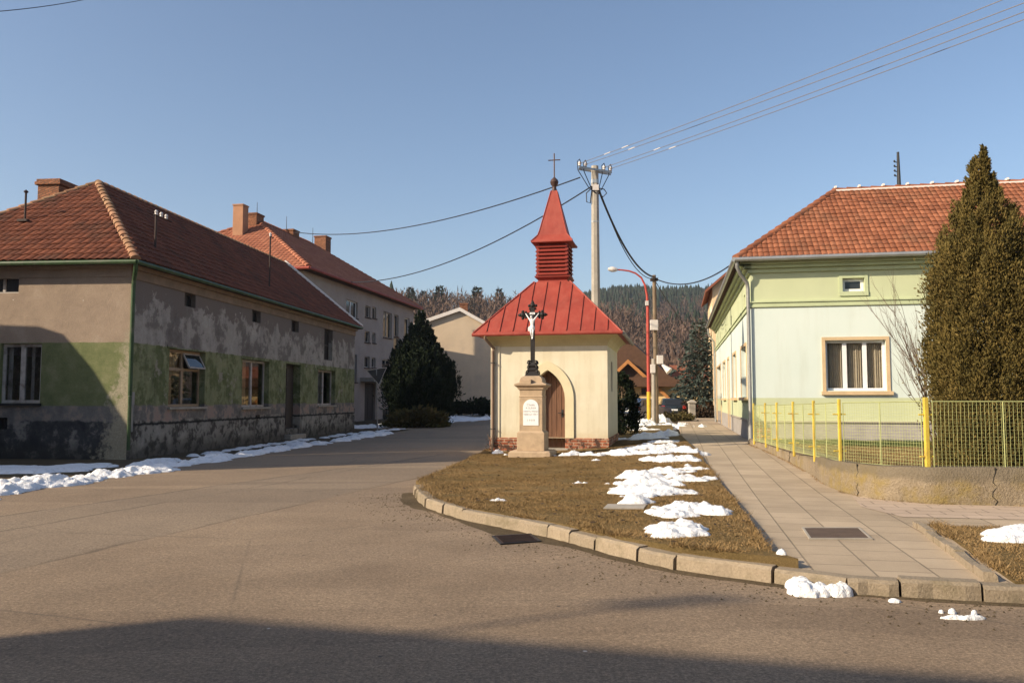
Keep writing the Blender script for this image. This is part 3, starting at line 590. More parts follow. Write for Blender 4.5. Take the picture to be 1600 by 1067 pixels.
# ------------------------------------------------------------------ the old house on the left
def old_house():
    o = G(197, 717, 0); f = Frame(o, math.atan(.106)); h = empty('old_house', o, f.th, 'shabby corner house with peeling green and grey plaster and a dark red tiled hipped roof', 'house')
    WX, LY = 8.1, 21.4; ex, ey = .32, -.38
    ze = f.zr(404, ex, ey); a, b = (WX+2*ex)/2, 4.9; rx = ex-a; zr = f.zr(286, rx, ey+b)
    fm = lambda A, z, d: (A, d, z); sm = lambda A, z, d: (-d, A, z)
    # front wall
    wx0, wz1 = f.front(2, 537); wx1, wz0 = f.front(62, 630); ax0, az1 = f.front(-24, 433); ax1, az0 = f.front(29, 458); vx0, vz1 = f.front(-12, 652); vx1, vz0 = f.front(11, 671)
    mb = MB(); wall_sheet(mb, rect(-WX, 0, -.3, ze-.12), [rect(wx0, wx1, wz0, wz1), rect(ax0, ax1, az0, az1), rect(vx0, vx1, vz0, vz1)], fm, .2); mb.build('wall', M['old front plaster'], h)
    mb = MB(); mbox(mb, fm, -WX, .0, ze-.44, ze-.12, -.03, .0); mbox(mb, fm, -WX, .05, ze-.22, ze-.12, -.12, -.031); mb.build('cornice', M['old front plaster'], h)
    S = {}
    def sd(n, x0, y1, x1, y0):
        ya, z1 = f.side(x0, y1); yb, _ = f.side(x1, y1); zb = f.side((x0+x1)/2, y0)[1]; z1 = f.side((x0+x1)/2, y1)[1]; S[n] = rect(ya, yb, zb, z1); return S[n]
    sd('w1', 265, 547.5, 321.5, 635.5); sd('w2', 379, 563, 421, 636); sd('w3', 497, 578.5, 524, 633); sd('d', 447, 569, 470, 669)
    sd('a1', 289, 458.5, 306, 480); sd('a2', 394, 485, 407.5, 504); sd('a3', 455.5, 501, 467, 519); sd('s', 507, 515, 520, 563); sd('c', 399.5, 648, 406, 664)
    mb = MB(); wall_sheet(mb, rect(0, LY, -.3, ze-.12), list(S.values()), sm, .34)
    # far gable, back, and the hidden left wall
    gp = [(-WX, LY, -.3), (0, LY, -.3), (0, LY, ze-.1), (rx, LY, zr-.15), (-WX, LY, ze-.1)]; mb.poly(gp); mb.poly([(-WX, 0, -.3), (-WX, LY, -.3), (-WX, LY, ze-.12), (-WX, 0, ze-.12)])
    mb.build('side_wall', M['old side plaster'], h)
    mb = MB(); mbox(mb, sm, -.0, LY, ze-.5, ze-.12, -.04, 0); mbox(mb, sm, -.05, LY, ze-.24, ze-.12, -.15, -.041); tag(mb.build('cornice', M['old cornice'], h), 'brown painted eaves moulding on the shaded side')
    mb = MB(); mbox(mb, sm, 0, S['d'][0][0]-.1, -.1, .93, -.035, -.001); mbox(mb, sm, S['d'][1][0]+.1, LY, -.1, .93, -.035, -.001); mb.build('plinth', M['old side plaster'], h)
    # windows
    window(h, fm, wx0, wx1, wz0, wz1, M['old white'], 2, .1, .09, None, M['glass'], True, (M['old white'], [(.05, .16, .05, .95), (.62, .7, .05, .95)]), M['dark metal'])
    window(h, fm, ax0, ax1, az0, az1, M['old white'], 2, .12, .05, None, M['dark glass']); window(h, fm, vx0, vx1, vz0, vz1, M['dark metal'], 3, .1, .03, None, M['dark opening'], name='cellar_vent')
    for k, cur in (('w1', [(.02, .34, 0, .6), (.0, .62, .55, 1)]), ('w2', [(.0, .16, 0, 1), (.2, .42, 0, 1)]), ('w3', [(.05, .15, 0, 1), (.4, .6, 0, 1)])):
        r = S[k]; w = window(h, sm, r[0][0], r[1][0], r[0][1], r[2][1], M['tan frame'] if k == 'w1' else M['old white'], 2 if k != 'w3' else 2, .2, .085, .66 if k == 'w1' else None, M['glass'], True, (M['old curtain'] if k != 'w3' else M['old white'], cur), M['concrete'])
        s = MB(); A0, A1, Z1 = r[0][0], r[1][0], r[2][1]; mbox(s, sm, A0-.15, A1+.15, Z1+.003, Z1+.1, -.03, -.001); s.build('lintel', M['old side plaster'], w)
        if k == 'w1':   # the small casement hangs open
            zt = r[0][1]+(Z1-r[0][1])*.7; c = MB(); hw = (A1-A0)/2-.12; p0 = Vector(sm(A1-.1, Z1-.1, .19)); p1 = Vector(sm(A1-.1-hw, Z1-.1, .19)); dn = Vector((.22, 0, -.44))
            for (u, v) in ((p0, p1), (p1, p1+dn), (p1+dn, p0+dn), (p0+dn, p0)): c.tube([u, v], .032, 4)
            cs = c.build('casement', M['old white'], w); g = MB(); g.poly([p0, p1, p1+dn, p0+dn]); g.build('pane', M['dark glass'], cs)
    for k in ('a1', 'a2', 'a3'): r = S[k]; window(h, sm, r[0][0], r[1][0], r[0][1], r[2][1], M['dark door'], 2, .16, .05, None, M['dark glass'])
    r = S['s']; window(h, sm, r[0][0], r[1][0], r[0][1], r[2][1], M['dark door'], 1, .2, .06, .5, M['dark opening'], name='loft_hatch')
    r = S['c']; window(h, sm, r[0][0], r[1][0], r[0][1], r[2][1], M['dark metal'], 1, .12, .03, None, M['dark opening'], name='cellar_vent')
    r = S['d']; a0, a1, z0, z1 = r[0][0], r[1][0], r[0][1], r[2][1]; mb = MB(); mbox(mb, sm, a0, a1, z0-.3, z1-.02, .33, .38); 
    for i in range(2):
        for j in range(3): aa = a0+.08+(a1-a0-.1)*i/2; zz = z0+.15+(z1-z0-.25)*j/3; mbox(mb, sm, aa, aa+(a1-a0)/2-.14, zz, zz+(z1-z0)/3-.16, .31, .331)
    d = mb.build('door', M['dark door'], h); mb = MB(); mb.tube([sm(a0+.1, z0+1.05, .31), sm(a0+.1, z0+1.05, .24), sm(a0+.22, z0+1.05, .24)], .012, 6); mb.build('handle', M['dark metal'], d)
    mb = MB(); mbox(mb, sm, a0-.05, a1+.05, -.2, .16, -.28, .02); mb.build('doorstep', M['concrete'], h)
    # roof
    E = [(ex, ey, ze), (ex, LY+.15, ze), (rx, LY+.15, zr), (rx, ey+b, zr), (ex-2*a, ey, ze), (ex-2*a, LY+.15, ze)]
    mb = MB(); lo = [(p[0], p[1], p[2]-.12) for p in E]
    mb.add(E+lo, [(0, 1, 2, 3), (4, 0, 3), (5, 4, 3, 2), (6, 7, 1, 0), (10, 6, 0, 4), (11, 10, 4, 5), (10, 11, 7, 6), (1, 7, 8, 2), (11, 5, 2, 8), (7, 11, 8)]); roof = mb.build('roof', M['tar paper'], h)
    mb = MB(); tiles(mb, [E[4], E[0], E[3]], .235, .34, PAN); tiles(mb, [E[0], E[1], E[2], E[3]], .235, .34, PAN); mb.build('roof_tiles', M['tiles old'], roof, True)
    mb = MB(); caps(mb, E[0], E[3], .13); caps(mb, E[4], E[3], .13); caps(mb, E[3], E[2], .13); mb.build('ridge_tiles', M['ridge caps'], roof, True)
    mb = MB(); q = [Vector(E[1])+Vector((.02, .0, .05)), Vector(E[2])+Vector((0, 0, .12))]; mb.obox((q[0]+q[1])/2, (q[1]-q[0])/2, (0, .09, 0), (.05, 0, .05)); mb.build('verge', M['mortar'], roof)
    mb = MB(); cx, cz = f.front(84, 300, ey+b+1.6); ctop = f.front(84, 283, ey+b+1.6)[1]; mb.box(cx-.42, cx+.42, ey+b+1.3, ey+b+2.3, zr-1.2, ctop-.22); mb.box(cx-.5, cx+.5, ey+b+1.22, ey+b+2.38, ctop-.22, ctop-.1); mb.box(cx-.46, cx+.46, ey+b+1.26, ey+b+2.34, ctop-.1, ctop); mb.build('chimney', M['chimney'], roof, bevel=.015)
    # gutters, downpipe and meter box
    mb = MB(); mb.tube([(ex-2*a, ey-.07, ze-.07), (ex+.07, ey-.07, ze-.1)], .065, 8); mb.tube([(ex+.08, ey-.07, ze-.1), (ex+.08, LY, ze-.07)], .065, 8); mb.build('gutter', M['green pipe'], h, True)
    mb = MB(); mb.tube([(ex+.02, ey-.03, ze-.12), (ex-.02, ey+.05, ze-.3), (.1, -.06, ze-.55), (.09, -.06, ze-.8), (.09, -.06, 1.75)], .06, 10); mb.tube([(.09, -.06, 1.74), (.09, -.06, .25)], .05, 8); p = mb.build('downpipe', M['green pipe'], h, True)
    mb = MB(); mb.box(.01, .13, -.02, .12, 1.5, 1.86); mb.tube([(.09, .05, 1.5), (.09, .05, .75)], .045, 8); mb.build('meter_box', M['sign grey'], h, bevel=.01)
    # pipe on the front slope and the wire masts on the street slope
    mb = MB(); px, pz = f.front(38, 366, ey+2.2); zs = ze+(zr-ze)*(2.2/b); mb.tube([(px, ey+2.2, zs-.1), (px, ey+2.2, zs+.95)], .032, 8); mb.box(px-.16, px+.16, ey+2.05, ey+2.35, zs+.02, zs+.09); mb.lathe([(.06, 0), (.07, .04), (.0, .1)], (px, ey+2.2, zs+.95), 8); mb.build('vent_pipe', M['rust'], roof, True)
    def mast(px, top, base, ins):
        lx = ex-.95; ly = f.side(px, base, lx)[0]; zb = ze+(zr-ze)*(.95/a); zt = f.side(px, top, lx)[1]; m = MB(); m.tube([(lx, ly, zb-.3), (lx, ly, zt)], .035, 8); m.tube([(lx, ly-.05*ins, zt-.08), (lx, ly+.32*ins, zt-.08)], .02, 6); o_ = m.build('wire_mast', M['rust'], roof, True)
        for i in range(ins): m = MB(); m.lathe([(.03, -.02), (.055, .0), (.04, .05), (.06, .08), (.03, .14)], (lx, ly+.3*i, zt-.06), 10); m.build('insulator', M['porcelain'], o_, True)
        return f.w(lx, ly, zt)
    mast(243, 332, 372, 3); tips = mast(421, 366, 444, 1)
    # TV cable of dirt: a hanging lamp cable is not visible
    return f, ze, zr, tips
H1 = old_house()

# ------------------------------------------------------------------ the apartment block behind it
def block():
    d0 = 47.2; c = P(482, 416, d0); ze0 = c.z; th = math.atan(.19); o = Vector((c.x, c.y, 0)); f = Frame(o, th)      # origin: near eave corner, wall set in by .55
    h = empty('apartment_house', o, th, 'big grey three storey house with red hipped roof behind the shabby corner house', 'house')
    w, L = 6.9, 22.2; zr = f.zr(345, -w, w); X0 = -.55; sm = lambda A, z, d: (X0-d, A, z)
    H = []; S = []
    for (x0, y1, x1, y0, k) in ((541, 470, 559, 496, 2), (570.5, 478, 579, 496, 1), (582, 480, 588, 497.5, 1), (599, 488, 612.5, 528, 2), (616, 492, 623, 526, 1), (632, 497, 640, 531, 1), (570, 517.5, 578, 535, 1), (582, 520, 587, 536, 1), (550, 554, 558, 597, 1), (569.6, 557, 578, 574.5, 1), (581, 559, 587, 574.5, 1), (597, 562, 612, 577, 2), (615, 528, 625, 550, 1), (548.8, 638, 554, 658, 1), (598, 638, 609, 659, 1)  ):
        ya = f.side(x0, y1, X0)[0]; yb = f.side(x1, y1, X0)[0]; xm = (x0+x1)/2; H.append(rect(ya, yb, f.side(xm, y0, X0)[1], f.side(xm, y1, X0)[1])); S.append(k)
    ya, yb = f.side(570, 600, X0)[0], f.side(587, 600, X0)[0]; dz = f.side(578, 598, X0)[1]; D = rect(ya, yb, .1, dz)
    mb = MB(); wall_sheet(mb, rect(.5, L-.5, -.3, ze0-.1), H+[D], sm, .22); B = L-.5
    mb.poly([(X0, .5, -.3), (X0-2*w+1.1, .5, -.3), (X0-2*w+1.1, .5, ze0-.1), (X0, .5, ze0-.1)]); mb.poly([(X0, B, -.3), (X0-2*w+1.1, B, -.3), (X0-2*w+1.1, B, ze0-.1), (X0, B, ze0-.1)]); mb.poly([(X0-2*w+1.1, .5, -.3), (X0-2*w+1.1, B, -.3), (X0-2*w+1.1, B, ze0-.1), (X0-2*w+1.1, .5, ze0-.1)])
    mb.build('wall', M['block plaster'], h)
    for i, (r, k) in enumerate(zip(H, S)):
        window(h, sm, r[0][0], r[1][0], r[0][1], r[2][1], M['white paint'] if i in (0, 5) else M['old white'], k, .13, .07, None, M['dark glass'], True, None, M['rust'])
    mb = MB(); mbox(mb, sm, D[0][0], D[1][0], .1, dz-.02, .2, .25); m_ = (D[0][0]+D[1][0])/2; mbox(mb, sm, D[0][0]+.12, m_-.05, .3, dz-.2, .185, .199); mbox(mb, sm, m_+.05, D[1][0]-.12, .3, dz-.2, .185, .199); mb.build('door', M['dark door'], h)
    mb = MB(); mbox(mb, sm, D[0][0]-.9, D[1][0]+.4, dz+.05, dz+.32, -1.0, 0); mb.build('canopy', M['concrete'], h)
    mb = MB(); r = H[12]; mbox(mb, sm, r[0][0]-.2, r[1][0]+.3, r[0][1]-.9, r[0][1]-.75, -.9, 0); mbox(mb, sm, r[0][0]-.2, r[1][0]+.3, r[0][1]-.75, r[0][1]+.2, -.9, -.84); mb.build('balcony', M['dark metal'], h)
    E = [(0, 0, ze0), (0, L, ze0), (-w, L-w, zr), (-w, w, zr), (-2*w, 0, ze0), (-2*w, L, ze0)]; lo = [(p[0], p[1], p[2]-.16) for p in E]
    mb = MB(); mb.add(E+lo, [(0, 1, 2, 3), (4, 0, 3), (5, 4, 3, 2), (1, 5, 2), (6, 7, 1, 0), (10, 6, 0, 4), (11, 10, 4, 5), (7, 11, 5, 1), (10, 11, 7, 6)]); roof = mb.build('roof', M['tar paper'], h)
    mb = MB(); tiles(mb, [E[4], E[0], E[3]], .3, .36, PAN); tiles(mb, [E[0], E[1], E[2], E[3]], .3, .36, PAN); mb.build('roof_tiles', M['tiles block'], roof, True)
    mb = MB(); caps(mb, E[0], E[3], .17, .42); caps(mb, E[4], E[3], .17, .42); caps(mb, E[3], E[2], .17, .42); caps(mb, E[1], E[2], .17, .42); mb.build('ridge_tiles', M['tiles block'], roof, True)
    mb = MB(); mb.tube([(.09, -.1, ze0-.09), (.09, L, ze0-.09)], .09, 8); mb.tube([(-2*w, -.09, ze0-.09), (.09, -.09, ze0-.09)], .09, 8); mb.build('gutter', M['red tin'], h, True)
    def chim(px, top, bot, lx, wd, m_=M['chimney']):
        ly = f.side(px, bot, lx)[0]; zt = f.side(px, top, lx)[1]; c_ = MB(); c_.box(lx-wd, lx+wd, ly-wd, ly+wd, ze0+.5, zt-.12); c_.box(lx-wd-.05, lx+wd+.05, ly-wd-.05, ly+wd+.05, zt-.12, zt); c_.build('chimney', m_, roof, bevel=.02)
    cx, ctz = f.front(377, 321, 4.9); mb = MB(); mb.box(cx-.36, cx+.36, 4.5, 5.2, ze0+.8, ctz-.1); mb.box(cx-.39, cx+.39, 4.46, 5.24, ctz-.1, ctz); tag(mb.build('chimney', basic('pale brick', (.36, .19, .11), .9, .15, 3, .3), roof, bevel=.02), 'tall pale orange brick chimney')
    chim(396, 335, 346, -w-.1, .5); chim(453, 360, 372, -w, .5); chim(504, 370, 390, -w-.2, .5)
    for px, t_, b_ in ((401.5, 316, 340), (447.5, 338, 362), (488.5, 356, 380)):
        ly = f.side(px, b_, -w)[0]; zt = f.side(px, t_, -w)[1]; m_ = MB(); m_.tube([(-w, ly, zr-.1), (-w, ly, zt)], .03, 6, .015); m_.build('lightning_rod', M['dark metal'], roof)
    return f, ze0
H2 = block()

# ------------------------------------------------------------------ pale gable house
def gable_house():
    Y0 = 72.5; o = P(718, 640, Y0); o.z = 0; f = Frame(o, 0.); h = empty('gable_house', o, 0, 'cream gable end house with plain windowless wall behind the chapel', 'house')
    zap = zrow(485, Y0); x0 = (672-718)/F*Y0; zl = zrow(499, Y0); x1 = 6.4; zrr = zrow(530, Y0); zl = zl-.1
    k = (zap-zl)/(-x0); xl = -6.4; zl2 = zap-k*6.4; zr2 = zap-(x1)*.56
    mb = MB(); g = [(xl, -.3), (x1, -.3), (x1, zr2), (0, zap), (xl, zl2)]; mb.prism([(a, 0, z) for a, z in g], (0, 11, 0)); mb.build('wall', M['pale plaster'], h)
    mb = MB(); 
    for (a, za, b, zb) in ((xl-.3, zl2-.3*k, 0, zap), (0, zap, x1+.3, zr2-.17)): mb.prism([(a, -.22, za+.02), (b, -.22, zb+.02), (b, -.22, zb+.2), (a, -.22, za+.2)], (0, 11.5, 0))
    roof = mb.build('roof', M['tiles old'], h)
    mb = MB()
    for (a, za, b, zb) in ((xl-.3, zl2-.3*k, 0, zap), (0, zap, x1+.3, zr2-.17)): mb.prism([(a, -.3, za-.08), (b, -.3, zb-.08), (b, -.3, zb+.24), (a, -.3, za+.24)], (0, .075, 0))
    mb.build('verge', M['mortar'], roof)
    mb = MB(); cx, cz = f.front(725, 474.5, 2); mb.box(cx-.35, cx+.35, 1.6, 2.4, zap-.6, cz-.0); mb.box(cx-.4, cx+.4, 1.55, 2.45, cz-.12, cz); mb.build('chimney', M['chimney'], roof)
    mb = MB(); cx, cz = f.front(768, 498, 6); mb.box(cx-.3, cx+.3, 5.6, 6.2, zap-4, cz); mb.build('chimney', M['chimney'], roof)
    mb = MB(); ax, az = f.front(741, 461, 3); mb.tube([(ax, 3, zap-2.5), (ax, 3, az)], .045, 6)
    for i in range(3): mb.tube([(ax-.9, 3, az-.5-.28*i), (ax+.1, 3, az-.5-.28*i)], .025, 4)
    mb.build('antenna', M['dark metal'], roof)
gable_house()

# ------------------------------------------------------------------ chapel
def chapel():
    o = G(767, 708, .09); o.z = 0; f = Frame(o, TH); h = empty('chapel', o, TH, 'small cream wayside chapel with red tin roof and a louvred bell turret', 'chapel')
    wd, L = 3.40, 3.9; fm = lambda A, z, d: (A, d, z); sm = lambda A, z, d: (wd-d, A, z)
    zp = f.front(860, 684)[1]; ze = f.zr(519, 1.7, -.4)
    cx = f.front(856, 620)[0]; hw_i = f.front(883, 640)[0]-cx; hw_o = f.front(896.7, 640)[0]-cx; zi = f.front(856, 578)[1]; zo = f.front(856, 564)[1]; zs = f.front(856, 624)[1]
    def arch(hw, zb, zsp, za, n=12):   # pointed arch
        r = ((za-zsp)**2+hw**2)/(2*hw); pts = [(cx-hw, zb), (cx+hw, zb)]
        a1 = math.atan2(za-zsp, r-hw)
        for i in range(n+1): a = a1*i/n; pts.append((cx+hw-r+r*math.cos(a), zsp+r*math.sin(a)))
        for i in range(n-1, -1, -1): a = a1*i/n; pts.append((cx-hw+r-r*math.cos(a), zsp+r*math.sin(a)))
        return pts
    za_ = f.front(856, 699)[1]
    hole = arch(hw_i, zp, zs, zi)
    y0s = f.side(956.5, 600, wd)[0]; y1s = f.side(959.5, 600, wd)[0]; zt_s = f.side(957, 566, wd)[1]; zb_s = f.side(958.5, 612, wd)[1]
    slit = rect(1.3, 1.85, zb_s, zt_s)
    mb = MB(); wall_sheet(mb, rect(0, wd, zp, ze-.05), [hole], fm, .42); wall_sheet(mb, rect(0, L, zp, ze-.05), [slit], sm, .2)
    mb.poly([(0, 0, zp), (0, L, zp), (0, L, ze-.05), (0, 0, ze-.05)]); mb.poly([(0, L, zp), (wd, L, zp), (wd, L, ze-.05), (0, L, ze-.05)]); mb.build('wall', M['chapel'], h)
    # cove cornice under the eaves
    mb = MB(); q = [(-.0, -.38), (.03, -.30), (.09, -.2), (.2, -.11), (.3, -.05), (.3, -.03)]
    vs = []
    for off, dz in q:
        vs += [(-off, -off, ze+dz), (wd+off, -off, ze+dz), (wd+off, L+off, ze+dz), (-off, L+off, ze+dz)]
    vs = [(x if abs(x) > 1e-9 else 0, y, z) for x, y, z in vs]; fs = [(4*i+j, 4*i+(j+1) % 4, 4*i+4+(j+1) % 4, 4*i+4+j) for i in range(len(q)-1) for j in range(4)]; mb.add(vs, fs); mb.add(vs[-4:], [(0, 1, 2, 3)]); mb.build('cornice', M['chapel trim'], h)
    # corner strips
    mb = MB(); mbox(mb, fm, .0, .26, zp, ze-.36, -.03, -.001); mb.build('pilaster', M['chapel'], h)
    # arch surround
    po, pi = arch(hw_o, zp, zs+.02, zo), arch(hw_i, zp, zs, zi); n = len(po); mb = MB(); vs = []
    for a, b in zip(po, pi): vs += [fm(*a, -.001), fm(*a, -.05), fm(*b, -.05), fm(*b, .06)]
    idx = list(range(1, n))+[0]; fs = []
    for i, j in zip(idx[:-1], idx[1:]):
        for k in range(3): fs.append((4*i+k, 4*j+k, 4*j+k+1, 4*i+k+1))
    mb.add(vs, fs); mb.build('arch_surround', M['arch trim'], h)
    # plinth of broken brick, with the doorway cut out
    mb = MB(); e = .035; pz0 = -.25
    mbox(mb, fm, -e, cx-hw_i, pz0, zp, -e, .3); mbox(mb, fm, cx+hw_i, wd+e, pz0, zp, -e, .3); mb.box(wd-.2, wd+e, .301, L, pz0, zp); mb.box(-e, .2, .301, L, pz0, zp); mb.build('plinth', M['brick plinth'], h, bevel=.012)
    mb = MB(); mbox(mb, fm, cx-hw_i-.1, cx+hw_i+.1, pz0, za_-.02, -.22, .45); mb.build('doorstep', M['concrete'], h, bevel=.01)
    # door of upright planks
    pd = arch(hw_i, za_-.01, zs, zi); mb = MB(); k = 7; dr = .30
    for i in range(k):
        x0, x1 = cx-hw_i+2*hw_i*i/k+.006, cx-hw_i+2*hw_i*(i+1)/k-.006; xm = [x0, (x0+x1)/2, x1]; r = ((zi-zs)**2+hw_i**2)/(2*hw_i); top = []
        for x in xm:
            u = abs(x-cx); top.append(zs+math.sqrt(max(0, r*r-(u+r-hw_i)**2)))
        mb.prism([(x0, dr, za_), (x1, dr, za_), (x1, dr, top[2]), (xm[1], dr, top[1]), (x0, dr, top[0])], (0, .05, 0))
    d = mb.build('door', M['planks'], h); mb = MB(); mb.tube([(cx+hw_i-.12, dr-.001, za_+.98), (cx+hw_i-.12, dr-.06, za_+.98), (cx+hw_i-.24, dr-.06, za_+.98)], .012, 6); mb.box(cx+hw_i-.15, cx+hw_i-.09, dr-.012, dr-.001, za_+.86, za_+1.08); mb.build('handle', M['dark metal'], d)
    window(h, sm, slit[0][0], slit[1][0], slit[0][1], slit[2][1], M['planks'], 1, .12, .05, None, M['dark glass'])
    # roof
    x0, x1, y0, y1 = -.44, wd+.42, -.42, L+.42; tx, ty, th_ = 1.64, 1.72, .55; zt = f.zr(440, tx, ty-th_)
    A = [(x0, y0, ze), (x1, y0, ze), (x1, y1, ze), (x0, y1, ze)]; B = [(tx-th_, ty-th_, zt), (tx+th_, ty-th_, zt), (tx+th_, ty+th_, zt), (tx-th_, ty+th_, zt)]
    mb = MB(); lo = [(p[0], p[1], ze-.06) for p in A]; mb.add(A+B+lo, [(0, 1, 5, 4), (1, 2, 6, 5), (2, 3, 7, 6), (3, 0, 4, 7), (8, 9, 1, 0), (9, 10, 2, 1), (10, 11, 3, 2), (11, 8, 0, 3), (11, 10, 9, 8), (4, 5, 6, 7)]); roof = mb.build('roof', M['red tin'], h)
    mb = MB()
    def seams(a0, a1, b0, b1, n):
        a0, a1, b0, b1 = map(Vector, (a0, a1, b0, b1)); nr = (a1-a0).cross(b0-a0).normalized(); nr = nr if nr.z > 0 else -nr; ed = (a1-a0).normalized()
        sl = nr.cross(ed); sl = sl if sl.z > 0 else -sl; Lq = (a1-a0).length; hgt = (b0-a0).dot(sl); xl, xr = (b0-a0).dot(ed), (b1-a0).dot(ed)
        for i in range(1, n):
            x = Lq*i/n; top = hgt
            if x < xl: top = hgt*x/xl
            if x > xr: top = hgt*(Lq-x)/(Lq-xr)
            c0, c1 = a0+ed*x+sl*.05, a0+ed*x+sl*(top-.02)
            if top > .12: mb.obox((c0+c1)/2+nr*.014, (c1-c0)/2, ed*.009, nr*.0135)
    seams(A[0], A[1], B[0], B[1], 11); seams(A[1], A[2], B[1], B[2], 11); seams(A[3], A[0], B[3], B[0], 11)
    for i in range(4): a, b = Vector(A[i]), Vector(B[i]); mb.tube([a+Vector((0, 0, .005)), b+Vector((0, 0, .005))], .026, 6)
    mb.build('seam', M['red tin'], roof)
    # gutters: red at the front, mossy brown at the side
    mb = MB(); mb.tube([(x0-.02, y0-.05, ze-.05), (x1+.05, y0-.05, ze-.04)], .05, 8); mb.build('gutter', M['red tin'], h, True)
    mb = MB(); mb.tube([(x1+.06, y0, ze-.05), (x1+.06, y1+.1, ze-.06)], .055, 8); tag(mb.build('gutter', M['concrete'], h, True), 'grey side gutter with snow in it')
    mb = MB(); mb.tube([(x0+.38, y0-.05, ze-.07), (x0+.36, y0-.03, ze-.16), (.10, -.10, ze-.42), (.07, -.085, ze-.52), (.07, -.085, .45), (.05, -.14, .22)], .042, 10); mb.build('downpipe', M['brown pipe'], h, True)
    for z in (ze-.85, zp+.25): mb = MB(); mb.box(.02, .14, -.13, -.031, z-.012, z+.012); mb.build('pipe_bracket', M['dark metal'], h)
    # turret
    zb = f.zr(432, tx, ty-.5); zc = f.zr(378, tx, ty-.5); hb = .49
    mb = MB(); mb.square([(.50, zt-.12), (.47, zt+.02), (.44, zb-.1), (.54, zb-.02), (.55, zb+.02), (hb-.06, zb+.03)], tx, ty); mb.build('turret_base', M['red wood'], h)
    mb = MB()
    for sx in (-1, 1):
        for sy in (-1, 1): mb.box(tx+sx*(hb-.09), tx+sx*hb, ty+sy*(hb-.09), ty+sy*hb, zb+.02, zc)
    mb.box(tx-hb+.1, tx+hb-.1, ty-hb+.1, ty+hb-.1, zb, zc); tur = mb.build('turret', M['red wood'], h)
    mb = MB(); n = 8
    for i in range(n):
        z = zb+.05+(zc-zb-.1)*(i+.5)/n; dz = (zc-zb)/n*.42
        for k in range(4):
            a = k*math.pi/2; nx, ny = math.sin(a), -math.cos(a); tv = Vector((math.cos(a), math.sin(a), 0)); c = Vector((tx+nx*(hb-.02), ty+ny*(hb-.02), z)); mb.obox(c, tv*(hb-.03 if k % 2 else hb-.03), Vector((nx*.055, ny*.055, -dz)), Vector((nx*.008, ny*.008, .012)))
    mb.build('louvre', M['red wood'], tur)
    zsp = f.zr(299, tx, ty); zf = f.zr(360, tx, ty-.4)
    mb = MB(); mb.square([(hb, zc-.04), (.64, zc-.015), (.64, zc+.02), (.53, zc+.13), (.455, zc+.24), (.405, zf+.02), (.09, zsp)], tx, ty); sp_ = mb.build('spire', M['red tin'], h)
    mb = MB()
    for sx in (-1, 1):
        for sy in (-1, 1): mb.tube([(tx+sx*.64, ty+sy*.64, zc+.02), (tx+sx*.455, ty+sy*.455, zc+.24), (tx+sx*.405, ty+sy*.405, zf+.02), (tx+sx*.09, ty+sy*.09, zsp)], .018, 5)
    mb.build('hip_roll', M['red tin'], sp_)
    zbal = f.zr(285, tx, ty); zct = f.zr(240, tx, ty); zcb = f.zr(250.5, tx, ty)
    mb = MB(); mb.lathe([(.10, zsp-.03), (.085, zsp+.03), (.06, zsp+.1), (.075, zbal-.12), (.115, zbal-.07), (.128, zbal-.015), (.135, zbal), (.128, zbal+.015), (.11, zbal+.07), (.06, zbal+.12), (.02, zbal+.16)], (tx, ty, 0), 16); fin = mb.build('finial_ball', M['dark copper'], sp_, True)
    mb = MB(); mb.tube([(tx, ty, zbal+.1), (tx, ty, zct)], .02, 8); mb.tube([(tx-.19, ty, zcb), (tx+.19, ty, zcb)], .018, 8); mb.build('cross', M['dark copper'], sp_, True)
    return f, zp
CH = chapel()

